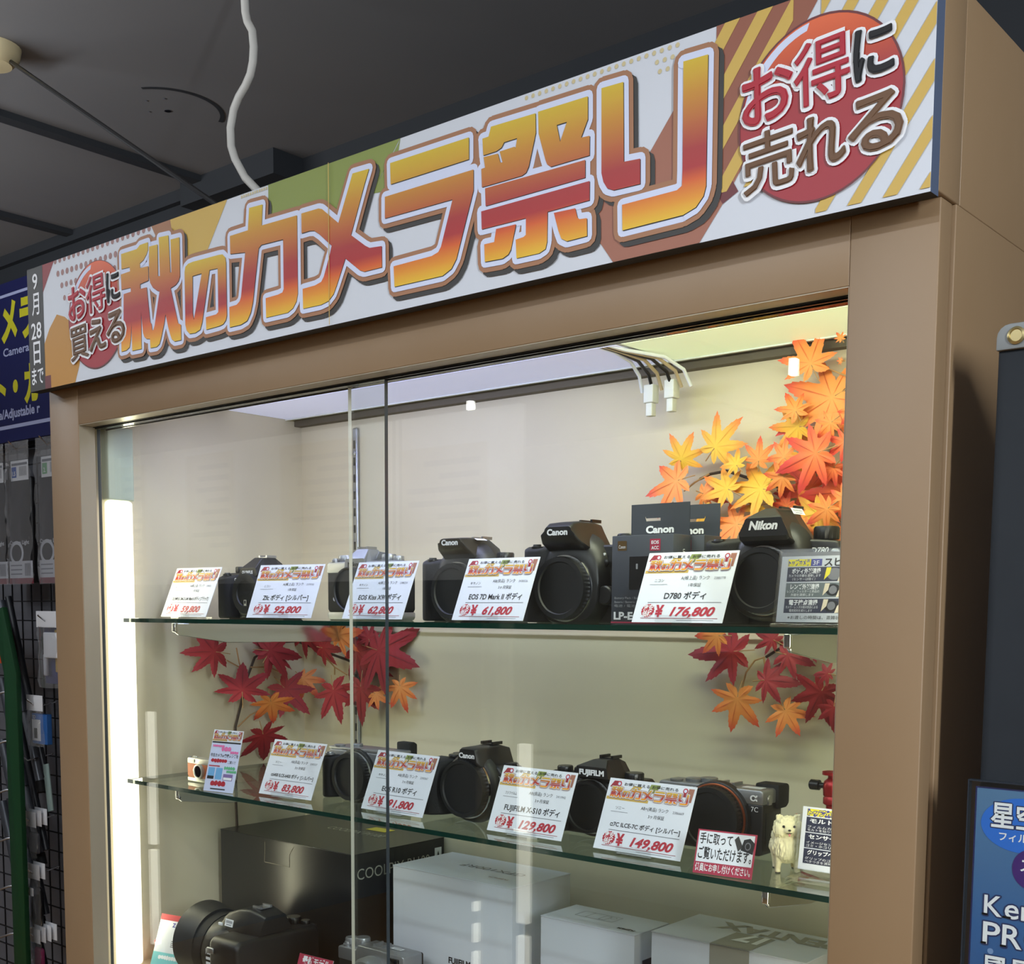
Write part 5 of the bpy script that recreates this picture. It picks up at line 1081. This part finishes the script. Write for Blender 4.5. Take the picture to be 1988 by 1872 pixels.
spray('crimson and orange maple leaf spray, right end between the two shelves', LEAF_RIGHT, 5, (-.66, .395, 1.40),
      [([(-.7006, .401, 1.4477), (-.6778, .401, 1.4614), (-.639, .401, 1.4775), (-.60, .401, 1.4780)], .0017)],
      [[(-.7291, .395, 1.4069), (-.7237, .395, 1.4285), (-.7122, .395, 1.4434), (-.7006, .398, 1.4477)], [(-.7006, .395, 1.4477), (-.6972, .395, 1.4321)], [(-.6589, .395, 1.3998), (-.6425, .395, 1.4135), (-.6209, .395, 1.4272)]])
LEAF_UPPER += [(-6350, 3850, 16050, -6900, 15850, 'O')[:3] + (-6900, 3850, 15800, 'O'), (-5900, 3900, 15900, -5500, 3900, 15500, 'O'), (-6000, 3800, 16350, -6350, 3800, 15950, 'E'), (-5600, 3780, 16500, -5900, 3780, 16100, 'O'), (-5700, 3950, 16850, -6000, 3950, 16500, 'E'), (-6500, 3950, 16700, -6900, 3950, 16900, 'Y'), (-6250, 3700, 16120, -6500, 3700, 15800, 'Y'), (-5450, 3900, 17300, -5800, 3900, 17000, 'O')]
spray('large orange and yellow maple leaf spray, upper right above the top shelf', LEAF_UPPER, 9, (-.62, .39, 1.62),
      [([(-.7955, .398, 1.6637), (-.7813, .398, 1.6688), (-.7586, .398, 1.671), (-.7291, .398, 1.6608), (-.6789, .398, 1.6444), (-.6158, .398, 1.6392), (-.56, .398, 1.6346), (-.50, .395, 1.62)], .0018)],
      [[(-.6427, .385, 1.7807), (-.6256, .385, 1.7737), (-.6056, .385, 1.7644), (-.56, .385, 1.742), (-.53, .388, 1.70)], [(-.8133, .39, 1.6495), (-.799, .392, 1.6594), (-.7813, .396, 1.6688)]])

# ================================================================ DOG FIGURINE AND RED MINI TRIPOD
from mathutils import noise as mnoise
def blend_mesh(name, balls, voxel, fur, mats, seed=1.0, smooth=6):
    """one continuous surface from overlapping ellipsoids (centre, radii)"""
    b = bmesh.new()
    for c_, r_ in balls:
        q = bmesh.ops.create_icosphere(b, subdivisions=3, radius=1.0)['verts']
        for v in q: v.co = Vector((c_[0] + v.co.x * r_[0], c_[1] + v.co.y * r_[1], c_[2] + v.co.z * r_[2]))
    me = bpy.data.meshes.new('blend'); b.to_mesh(me); b.free()
    o = bpy.data.objects.new('blend', me); COL.objects.link(o)
    md = o.modifiers.new('r', 'REMESH'); md.mode = 'VOXEL'; md.voxel_size = voxel
    sm = o.modifiers.new('s', 'SMOOTH'); sm.iterations = smooth; sm.factor = .5
    bpy.context.view_layer.update(); dg = bpy.context.evaluated_depsgraph_get()
    me2 = bpy.data.meshes.new_from_object(o.evaluated_get(dg)); me2.name = name
    bpy.data.objects.remove(o)
    nr = [v.normal.copy() for v in me2.vertices]
    for v, n_ in zip(me2.vertices, nr):
        p = v.co; w_ = fur(p)
        if w_: v.co = p + n_ * w_ * (mnoise.noise(Vector((p.x * 620 * seed, p.y * 620, p.z * 150))) + .5 * mnoise.noise(Vector((p.x * 1300, p.y * 1300, p.z * 320))))
    for p in me2.polygons: p.use_smooth = True
    for m_ in mats: me2.materials.append(m_)
    o2 = bpy.data.objects.new(name, me2); COL.objects.link(o2); return o2
DOGC = mat('cream_fur', (238, 230, 190), .75)
t = thing('dog_figurine', 'small cream fluffy dog figurine standing on the lower shelf, looking out', 'figurine', (-.5325, .1390, Z2), math.radians(34))
k = .001
balls = [((0, -5, 25), (16, 13, 15)), ((0, -9, 21), (13, 10, 12.5)), ((0, 4, 23), (16, 16, 13)), ((0, 12, 22), (14, 11, 12)), ((4, 18, 33), (9, 7, 10)), ((0, -3, 34), (15, 12, 12)), ((0, -6, 43), (14, 10.5, 11)), ((-6, -9, 41), (8.5, 8.0, 8.5)), ((6, -9, 41), (8.5, 8.0, 8.5)),
         ((0, -16.2, 41.2), (5.0, 4.4, 3.8)), ((0, -19.2, 41.6), (2.6, 2.4, 2.0)), ((-8.6, -6, 52.2), (3.4, 2.0, 3.6)), ((8.6, -6, 52.2), (3.4, 2.0, 3.6)), ((0, -7, 50), (8.5, 6, 4))]
for sx in (-1, 1):
    for i in range(7): balls.append(((sx * (8.2 + i * .15), -9.5 - i * .15, 17.5 - i * 2.6), (3.9 - i * .17, 4.0 - i * .17, 3.0)))
    balls.append(((sx * 9.1, -11.8, 1.7), (3.0, 4.2, 1.7)))
    for i in range(6): balls.append(((sx * 8.6, 13 + (.9 if i > 2 else 0), 15 - i * 2.6), (4.6 - i * .4, 5.2 - i * .5, 3.2)))
    balls.append(((sx * 8.8, 12, 1.7), (2.8, 4.0, 1.7)))
balls = [(tuple(v * k for v in c_), tuple(v * k for v in r_)) for c_, r_ in balls]
def fur(p):
    f = min(1, max(0, (p.z - .006) / .010))
    if p.y < -.0135 and p.z > .037: f *= .15
    return .00135 * f
o = blend_mesh('body', balls, .0008, fur, [DOGC]); o.parent = t
EYE = mat('black_eye', (12, 10, 10), .12)
for sx in (-1, 1): add(t, 'eye', MB().lathe([(.0001, -.0012), (.0009, -.0009), (.0013, 0), (.0009, .0008), (.0001, .001)], (sx * .0050, -.0166, .0452), 'y', 16), EYE)
add(t, 'nose', MB().loft([[(.0015 * math.cos(a) * s_, -.0217 + d_, .0424 + .0011 * math.sin(a) * s_) for a in [2 * PI * i / 14 for i in range(14)]] for s_, d_ in ((.2, -.0008), (.8, -.0005), (1, .0006), (.7, .0018))]), EYE)
add(t, 'tongue', MB().loft([[(.0010 * math.cos(a) * s_, -.0202 + d_, .0383 - z_ + .0006 * math.sin(a)) for a in [2 * PI * i / 12 for i in range(12)]] for s_, d_, z_ in ((1, .001, -.0006), (1.1, -.0006, 0), (.9, -.0012, .0009), (.3, -.0012, .0014))]), mat('pink_tongue', (214, 130, 130), .4))
add(t, 'mouth', MB().tube([(-.0026, -.0188, .0394), (-.001, -.0206, .0392), (0, -.0211, .0400), (.001, -.0206, .0392), (.0026, -.0188, .0394)], .00032, 6), EYE)
for sx, y_ in ((-1, -.0142), (1, -.0142), (-1, .0096), (1, .0096)):
    add(t, 'claws', MB().loft([[(sx * .0090 + .0026 * math.cos(a) * s_, y_ + .0018 * math.sin(a) * s_ + .0004, z_) for a in [2 * PI * i / 16 for i in range(16)]] for s_, z_ in ((.9, .0001), (1.05, .0005), (.8, .0011))]), EYE)
REDA = mat('red_anodised', (150, 30, 34), .3, .5)
t = thing('mini_tripod', 'small red tripod with a black knob behind the service sign, lower shelf right', 'tripod', (-.5140, .1950, Z2))
for a in (200, 320, 80):
    c_, s_ = math.cos(math.radians(a)), math.sin(math.radians(a))
    lg = add(t, 'leg', MB().tube([(.006 * c_, .006 * s_, .046), (.018 * c_, .018 * s_, .024), (.034 * c_, .034 * s_, .0022)], [.0042, .0040, .0026], 10), REDA)
    f_ = MB().lathe([(.0001, .0002), (.0034, .0004), (.0034, .003), (.0001, .0045)], (.034 * c_, .034 * s_, 0), 'z', 14).build('rubber_foot', RUBBER); f_.parent = lg
add(t, 'column', MB().lathe([(.009, .044), (.009, .050), (.0055, .052), (.0055, .058), (.0085, .060), (.0085, .066), (.006, .069), (.0052, .074)], (0, 0, 0), 'z', 24), REDA)
add(t, 'ball_head', MB().lathe([(.0055, .066), (.0085, .068), (.009, .076), (.008, .082), (.0045, .085), (.0045, .088), (.010, .0885), (.010, .0915), (.0001, .0918)], (0, 0, 0), 'z', 24), REDA)
add(t, 'knob', MB().lathe([(.0028, -.008), (.0028, -.013), (.0052, -.0135), (.0052, -.0225), (.004, -.0235), (.0001, -.0235)], (0, 0, .077), 'x', 24, 0, True, knurl=.005, kd=.06), BLACK)

# ================================================================ LEFT AISLE
NAVYB = mat('navy_sign_board', (20, 26, 84), .5); YELT = mat('yellow_lettering', (214, 208, 44), .5); PALEB = mat('pale_blue_lettering', (176, 184, 222), .5)
sg = MB().box(-3.60, -2.35, .66, .685, 1.925, 2.318)
FS_ = plane((0, .66, 0), (1, 0, 0), (0, 0, 1))
sg.rect(FS_, -3.60, 2.283, -2.35, 2.290, 2, .0006); sg.rect(FS_, -3.60, 1.957, -2.35, 1.966, 2, .0006)
sg.text(FS_, 'カメラ', -3.115, 2.180, .082, 1, .0008, w=.262, bold=.05)
sg.text(FS_, 'Camera', -3.018, 2.138, .020, 2, .0008, w=.13, bold=.02)
sg.text(FS_, 'ト・カ', -3.062, 2.020, .076, 1, .0008, w=.215, bold=.05)
sg.text(FS_, 'rene/Adjustable r', -3.100, 1.984, .0235, 2, .0008, w=.255, bold=.03)
tag(sg.build('aisle_sign', [NAVYB, YELT, PALEB]), 'dark blue aisle sign with yellow Japanese lettering, left behind the cabinet', 'sign')
g = MB()
for i in range(27):
    x = -3.55 + i * .05; g.box(x - .0015, x + .0015, .703, .706, .12, 1.93)
for i in range(37):
    z = .12 + i * .05; g.box(-3.56, -2.24, .7000, .703, z - .0015, z + .0015)
tag(g.build('grid_panel', mat('black_wire', (14, 14, 16), .4)), 'black wire grid panel on the wall of the left aisle', 'grid panel')
FILM = glassmat('clear_film', (.93, .94, .95), 2.2, haze=.10)
BACKB = mat('black_backing', (24, 23, 26), .4); LABB = mat('label_blue', (40, 84, 170), .5); LABG = mat('label_green', (120, 176, 130), .5); BURG = mat('burgundy_strip', (120, 54, 64), .5); PALEL = mat('pale_print', (188, 190, 198), .5)
def hook(x, z, y0=.700, ln=.07):
    return MB().tube([(x, y0, z), (x, y0 - ln * .7, z - .012), (x, y0 - ln, z + .008)], .0022, 8)
def wall_hook(label, x, z, ln=.07):
    tag(hook(x, z, .6995, ln).build('display_hook', CHROME), label, 'hook', 'hooks on the grid panel')
for i, (x, lab, sq, txt) in enumerate(((-3.130, 'long clear bag with a black cord at the far left edge of the grid', LABB, ''), (-3.0030, 'long clear bag with black contents and a blue label square, under the blue sign', LABB, '1.5'), (-2.8520, 'long clear bag with a green label square, next to the cabinet edge', LABG, '2.'))):
    z0 = 1.562; W, H = .122, .312
    t = thing('hanging_bag', lab, 'package', (x + W / 2, .650, z0), 0, 'long bags hanging under the blue sign')
    F = plane((x, .6495, z0), (1, 0, 0), (0, 0, 1))
    part('backing', MB().rbox(x + .004, x + W - .004, .650, .664, z0 + .004, z0 + H * .86, .005), BACKB, t)
    lb = MB().rect(F, W * .20, H * .835, W * .92, H * .995, 0, .0012).rect(F, W * .24, H * .86, W * .43, H * .945, 1, .0016)
    lb.text(F, txt or ' ', W * .335, H * .875, .011, 0, .002, align='C', bold=.03); lb.rect(F, W * .24, H * .955, W * .88, H * .975, 2, .0016)
    for j in range(9): lb.rect(F, W * (.55 + j * .035), H * .87, W * (.565 + j * .035), H * .945, 2, .0016)
    part('label', lb, [STICK, sq, GREYINK], t, 'white label with a coloured square')
    lb = MB().rect(F, 0, .002, W, H * .052, 1, .0012).rect(F, W * .02, H * .052, W * .98, H * .19, 0, .0012)
    lb.text(F, 'Camera Light', W * .06, H * .325, .010, 0, .0014, w=W * .8, bold=.03)
    rg = [(W * .34 + .030 * math.cos(a), H * .255 + .026 * math.sin(a)) for a in [2 * PI * q / 28 for q in range(28)]]
    lb.stroke(F, [rg], .0045, 0, .0014); 
    for j in range(3): lb.rect(F, W * .08, H * (.15 - j * .035), W * .55, H * (.16 - j * .035), 2, .0018)
    for j in range(7): lb.rect(F, W * (.66 + j * .035), H * .07, W * (.68 + j * .035), H * .17, 2, .0018)
    part('printed_band', lb, [PALEL, BURG, GREYINK], t, 'pale printed band with burgundy edge')
    m = MB(); rnd = random.Random(i); n = 14
    vs = []; fs = []
    for r in range(n + 1):
        for q in range(9): vs.append((x - .002 + (W + .004) * q / 8, .640 + .010 * rnd.random() - .006 * math.sin(PI * q / 8), z0 + (H * 1.04) * r / n))
    for r in range(n):
        for q in range(8): fs.append((r * 9 + q, r * 9 + q + 1, (r + 1) * 9 + q + 1, (r + 1) * 9 + q))
    part('clear_film', m.add(vs, fs, 0, True), FILM, t)
    part('header_flap', MB().rbox(x + .004, x + W - .004, .645, .648, z0 + H, z0 + H + .045, .001), FILM, t)
    wall_hook(('steel hook of the bag at the far left edge', 'steel hook of the bag with the blue label square', 'steel hook of the bag with the green label square')[i], x + W / 2, z0 + H + .036, .075)
# sloping rack: orange notice, green band, wires, long dark tripods
GREEN = mat('green_band', (12, 66, 32), .5); ORG = mat('orange_notice', (214, 84, 40), .5)
F = plane((-3.20, .5900, 1.3720), (.991, 0, -.02), (.0, .06, 1))
t_ = MB()
pl = [(0, 0), (.252, -.004), (.205, .118), (0, .125)]
t_.add([F(a, b, e) for e in (0, -.002) for a, b in pl], [(0, 1, 2, 3), (7, 6, 5, 4), (0, 4, 5, 1), (1, 5, 6, 2), (2, 6, 7, 3), (3, 7, 4, 0)], 0)
t_.text(F, 'コーナー', .200, .052, .040, 1, .0006, w=.200, align='R', bold=.05); t_.text(F, 'お取り下さい', .195, .022, .016, 1, .0006, align='R', maxw=.16)
tag(t_.build('rack_notice', [ORG, mat('cream_lettering', (236, 226, 206), .5)]), 'orange rack notice with white lettering at the left edge', 'sign')
bd = MB().prism([(-2.985, 1.490), (-2.925, 1.505), (-2.868, 1.340), (-2.862, .30), (-2.925, .30), (-2.930, 1.340)], .586, .600, 'y', 0, .002)
tag(bd.build('green_band', GREEN), 'dark green rack upright with a bent top beside the orange notice', 'rack upright')
GREYT = mat('grey_pole', (74, 78, 86), .35, .3); 
for i, (xa, za, xb, zb) in enumerate(((-3.030, 1.400, -2.905, 1.060), (-3.040, 1.200, -2.915, .870), (-3.050, 1.035, -2.925, .700), (-3.060, .870, -2.935, .540))):
    t = thing('monopod', ('uppermost', 'second', 'third', 'lowest')[i] + ' of the slanting grey poles in the rack at the left edge', 'pole', (xb, .66, zb), 0, 'slanting poles in the rack')
    dx, dz = xb - xa, zb - za
    A_ = Vector((xa - dx * .35, .660, za - dz * .35)); B_ = Vector((xb, .660, zb)); M_ = A_.lerp(B_, .62)
    part('upper_tube', MB().tube([A_, M_], .0135, 12), GREYT, t); part('lower_tube', MB().tube([M_, B_], .0100, 12), mat('pale_grey_tube', (112, 116, 124), .35, .3), t)
    part('side_rod', MB().tube([A_ + Vector((.034, .002, .012)), B_ + Vector((.030, .002, .012))], .0085, 10), mat('dark_pole', (34, 36, 42), .4), t)
    part('foot_cap', MB().tube([B_, B_ + (B_ - A_).normalized() * .03], .0125, 12), RUBBER, t)
t = thing('wire_rack', 'chrome wire rack holding the slanting grey poles', 'rack', (-3.0, .59, .55))
for i in range(6):
    z = 1.285 - i * .125
    part('wire', MB().tube([(-3.30, .560, z - .085), (-3.12, .562, z - .050), (-2.990, .575, z - .012), (-2.950, .592, z + .004), (-2.936, .606, z + .006)], .0028, 8), STEEL, t)
part('wire_upright', MB().tube([(-2.938, .606, 1.30), (-2.938, .606, .45)], .003, 8), STEEL, t)
# small hanging packs
def pack(label, x, z, w_, h_, cards, prod, ln=.09):
    """white header card(s), clear pouch below and what is inside"""
    t = thing('hanging_pack', label, 'package', (x + w_ / 2, .64, z - h_), 0, 'small packs on grid hooks')
    for i in range(cards):
        a = i * .0135; y = .628 + i * .008
        m = MB().rbox(x + a, x + a + w_, y, y + .001, z - .040 + i * .004, z + i * .005, .0004); part('header_card', m, STICK, t)
    y = .626
    vs = []; fs = []; rnd = random.Random(int(-x * 1e4)); n = 8
    for r in range(n + 1):
        for q in range(7): vs.append((x + w_ * q / 6 * 1.02, y - .010 * math.sin(PI * q / 6) + .006 * rnd.random(), z - .038 - (h_ - .04) * r / n))
    for r in range(n):
        for q in range(6): fs.append((r * 7 + q, r * 7 + q + 1, (r + 1) * 7 + q + 1, (r + 1) * 7 + q))
    part('pouch', MB().add(vs, fs, 0, True), FILM, t)
    for nm, m, mm_ in prod: part(nm, m, mm_, t)
    part('hook', hook(x + w_ * .45, z - .018, .6995, ln), CHROME, t, 'chrome hook')
    return t
DKR = mat('dark_plum_plastic', (74, 34, 52), .4); LBLUE = mat('light_blue_carton', (52, 112, 190), .5)
x, z = -2.900, 1.285
pack('pack with white card and light blue box, upper hook right of the green upright', x, z, .080, .130, 1, [('carton', MB().rbox(x + .002, x + .075, .640, .655, z - .125, z - .048, .002).rect(plane((x, .6398, z - .125), (1, 0, 0), (0, 0, 1)), .004, .008, .046, .062, 1, .0005).rect(plane((x, .6398, z - .125), (1, 0, 0), (0, 0, 1)), .014, .014, .030, .040, 2, .0008).text(plane((x, .6398, z - .125), (1, 0, 0), (0, 0, 1)), 'SD', .008, .064, .009, 1, .0006, bold=.03), [LBLUE, STICK, BLACK])])
x, z = -2.838, 1.495
pack('dark blue and white pouch with a yellow box, topmost small pack beside the cabinet', x, z, .095, .190, 1, [('carton', MB().rbox(x + .006, x + .090, .645, .656, z - .180, z - .020, .002), mat('indigo_pouch', (38, 46, 104), .4)), ('white_box', MB().rbox(x + .030, x + .100, .628, .641, z - .115, z - .052, .003), STICK), ('yellow_box', MB().rbox(x + .060, x + .108, .642, .652, z - .150, z - .045, .002), mat('yellow_box', (196, 160, 70), .5)), ('tube', MB().rbox(x + .022, x + .036, .630, .640, z - .160, z - .105, .004), PALEL)])
tag(MB().prism([(-2.878, 1.105), (-2.852, 1.110), (-2.834, .992), (-2.860, .985)], .655, .658, 'y', 0, .0005).build('clip_strip', mat('pale_green_strip', (150, 172, 168), .4)), 'narrow pale strip hanging on the grid, left of the cabinet edge', 'clip strip')
wall_hook('bare chrome hook above the narrow pale strip', -2.905, 1.128, .10)
x, z = -2.932, .985
pack('three white cards with clear pouches on one hook, below the narrow pale strip', x, z, .060, .120, 3, [('contents', MB().rbox(x + .010, x + .055, .634, .642, z - .110, z - .055, .006), mat('smoky_plastic', (96, 98, 104), .2))])
x, z = -2.995, .842
pack('white cards with dark cords in clear pouches, the wide pair of hooks', x, z, .060, .155, 2, [('contents', MB().rbox(x + .012, x + .050, .634, .646, z - .145, z - .060, .010), DKR), ('tag', MB().box(x + .026, x + .050, .612, .614, z - .072, z - .052), STICK)])
x, z = -2.920, .850
pack('white cards with black cords, second of the wide pair of hooks', x, z, .058, .170, 2, [('contents', MB().rbox(x + .016, x + .044, .634, .646, z - .165, z - .062, .008), BLACK), ('tag', MB().box(x + .030, x + .052, .612, .614, z - .078, z - .058), STICK)])
x, z = -2.925, .683
pack('four white cards over pink and plum pouches, lowest hook at the bottom edge', x, z, .056, .130, 4, [('contents', MB().rbox(x + .008, x + .050, .634, .646, z - .115, z - .055, .008), mat('plum_pink_plastic', (150, 50, 96), .4)), ('tag', MB().box(x + .012, x + .034, .612, .614, z - .078, z - .056), STICK)])

# ================================================================ RIGHT: GREY DISPLAY STAND WITH A BLUE POSTER
PLATE = mat('slate_grey_panel', (27, 32, 38), .6, spec=.3, noise=((30, 30, 30), (24, 29, 35), .4, .7))
t = thing('display_stand', 'tall slate grey display stand panel right of the cabinet', 'display stand', (-.02, .02, 0))
part('panel', MB().prism(rr(-.3080, .32, .02, 1.6985, .003, 0, .010), .004, .026, 'y', 0, .002), PLATE, t)
part('top_cap', MB().prism(rr(-.3085, .3205, 1.6880, 1.7060, .001, 0, .009), .0005, .029, 'y', 0, .001), mat('grey_plastic_cap', (128, 132, 132), .45), t, 'light grey top cap')
part('cap_screw', MB().lathe([(.0062, 0), (.0062, -.0012), (.0045, -.0020), (.0040, -.0010), (.0001, -.0010)], (-.2945, .0005, 1.6970), 'y', 24), mat('brass', (196, 180, 130), .3, .9), t, 'brass screw')
part('foot', MB().rbox(-.30, .30, -.14, .20, 0.0, .02, .005), BLACK, t)
BLG = rampmat('night_sky_print', [(0, (26, 44, 96)), (.45, (28, 58, 116)), (.8, (50, 96, 152)), (1, (84, 122, 160))], .4)
t = thing('poster', 'blue poster with white lettering in a clear sleeve on the grey stand', 'poster', (-.15, -.002, .95))
F = plane((-.3085, -.0015, .86), (1, 0, 0), (0, 0, 1)); W, H = .36, .5135
p = MB().box(-.3085, .0515, -.0015, -.0005, .86, .86 + H)
p.poly(F, [[(0.0012, 0.001), (W - .001, 0.001), (W - .001, H - .001), (.0012, H - .001)]], 1, .0002, uvf=lambda x, y: (.5, y / H))
ZT = lambda z: z - .86
X = lambda x: x + .3085
p.disc(F, X(-.2735), ZT(1.3475), .0300, .0200, 2, .0005, 48)
p.text(F, '星空', X(-.2965), ZT(1.3462), .0150, 3, .0008, w=.034, bold=.02, outline=(.0008, 4)); p.text(F, 'フィルター', X(-.2900), ZT(1.3358), .0052, 3, .0008, w=.034, bold=.02)
p.disc(F, X(-.2655), ZT(1.3165), .0143, .0150, 5, .0006, 40); p.text(F, 'ス', X(-.2740), ZT(1.3150), .008, 3, .0009, bold=.02)
def serif(txt, x, z, h, w_):
    p.text(F, txt, X(x), ZT(z), h, 3, .0009, w=w_, bold=.01, outline=(.0011, 4))
    for q in range(2): p.rect(F, X(x) + q * w_ * .0 - .0012, ZT(z) - .0002, X(x) + w_ * .22, ZT(z) + .0013, 3, .0010)
serif('K', -.2985, 1.2785, .0158, .0130); serif('en', -.2835, 1.2785, .0158, .0210); p.text(F, 'ko', X(-.2610), ZT(1.2785), .0158, 3, .0009, bold=.01)
serif('P', -.2985, 1.2568, .0175, .0125); serif('R', -.2845, 1.2568, .0175, .0140); p.text(F, 'O', X(-.2690), ZT(1.2568), .0175, 3, .0009)
p.text(F, '風景写真', X(-.2985), ZT(1.2300), .0165, 3, .0008, w=.078, bold=.02, outline=(.0008, 4))
rnd = random.Random(7)
for i in range(16):
    p.disc(F, rnd.uniform(.002, .3), rnd.uniform(.34, .40), rnd.uniform(.0015, .004), m=6, e=.0004, n=14)
p.build('print', [NAVYB, BLG, mat('azure_ink', (34, 108, 208), .5), WHITEINK, mat('shadow_blue_ink', (30, 44, 92), .5), mat('purple_ink', (62, 24, 110), .5), mat('bokeh_blue', (120, 150, 196), .5)]).parent = t
o = t.children[0]; o.data.transform(Matrix.Translation(-Vector(t.location)))
part('clear_sleeve', MB().box(-.3125, .0555, -.0042, -.0032, .85, 1.3775), GLASS, t)
part('sleeve_rim', MB().box(-.3125, .0555, -.0042, .0016, 1.3775, 1.3785).box(-.3135, -.3125, -.0042, .0016, .85, 1.3785), mat('dark_rim', (40, 46, 54), .3), t)

# ================================================================ LAMPS ACROSS THE AISLE (seen as streaks in the door glass)
for k_, (x, label, w_, segs) in enumerate(((-4.24, 'upright tube lamp across the aisle, far left, mirrored in the left door', .018, ((.13, .525), (.547, .80), (.82, 1.09))), (-2.488, 'slim upright tube lamp across the aisle, mirrored before the white box', .0075, ((.36, .43), (.46, .52), (.56, .59))), (-2.292, 'bright upright tube lamp across the aisle, mirrored beside the 129,800 card', .020, ((.14, .515), (.555, 1.105))))):
    t = thing('aisle_lamp', label, 'lamp', (x, -1.8, 0), 0, 'upright lamps across the aisle')
    part('pole', MB().box(x - .012, x + .012, -1.84, -1.815, 0, 1.2), TRIM, t)
    for a, b in segs: part('tube', MB().rbox(x - w_, x + w_, -1.812, -1.79, a, b, .003), mat('lit_aisle_tube', (255, 252, 236), .4, emit=3.0), t)

# notice board across the aisle (mirrored faintly in the left door)
t = thing('notice_board', 'pale notice board with printed sheets across the aisle, mirrored in the left door', 'notice board', (-3.5, -1.84, 1.6))
part('board', MB().box(-4.55, -2.35, -1.86, -1.84, 1.60, 2.12), LIGHTW, t)
part('stand_post', MB().box(-4.53, -4.49, -1.86, -1.84, 0, 1.60), TRIM, t); part('stand_post', MB().box(-2.43, -2.39, -1.86, -1.84, 0, 1.60), TRIM, t)
rnd = random.Random(12)
for x0, x1, z0, z1 in ((-4.50, -4.30, 1.64, 2.08), (-4.02, -3.72, 1.66, 2.09), (-3.45, -3.02, 1.64, 2.08), (-2.86, -2.48, 1.68, 2.02)):
    FF_ = plane((x1, -1.8395, z0), (-1, 0, 0), (0, 0, 1)); m = MB().box(x0, x1, -1.8395, -1.8388, z0, z1)
    zz = (z1 - z0) - .06
    while zz > .04:
        m.rect(plane((x1, -1.8388, z0), (-1, 0, 0), (0, 0, 1)), .03, zz, (x1 - x0) * rnd.uniform(.5, .92), zz + .018, 1, .0004); zz -= .042
    part('printed_sheet', m, [mat('buff_paper', (186, 170, 140), .6), mat('dull_print', (120, 104, 92), .6)], t)
for x, z, lab in ((-3.240, 2.300, 'small square downlight across the aisle, mirrored high in the glass'), (-1.8545, 2.2850, 'small square downlight mirrored on the topmost orange leaf')):
    t = thing('downlight', lab, 'ceiling light', (x, -2.6, 2.40), 0, 'downlights across the aisle')
    part('stem', MB().box(x - .008, x + .008, -2.61, -2.59, z + .03, 2.40), BLACK, t); part('lens', MB().rbox(x - .012, x + .012, -2.612, -2.588, z - .032, z + .022, .004), mat('lit_downlight', (255, 255, 250), .4, emit=16.0), t)
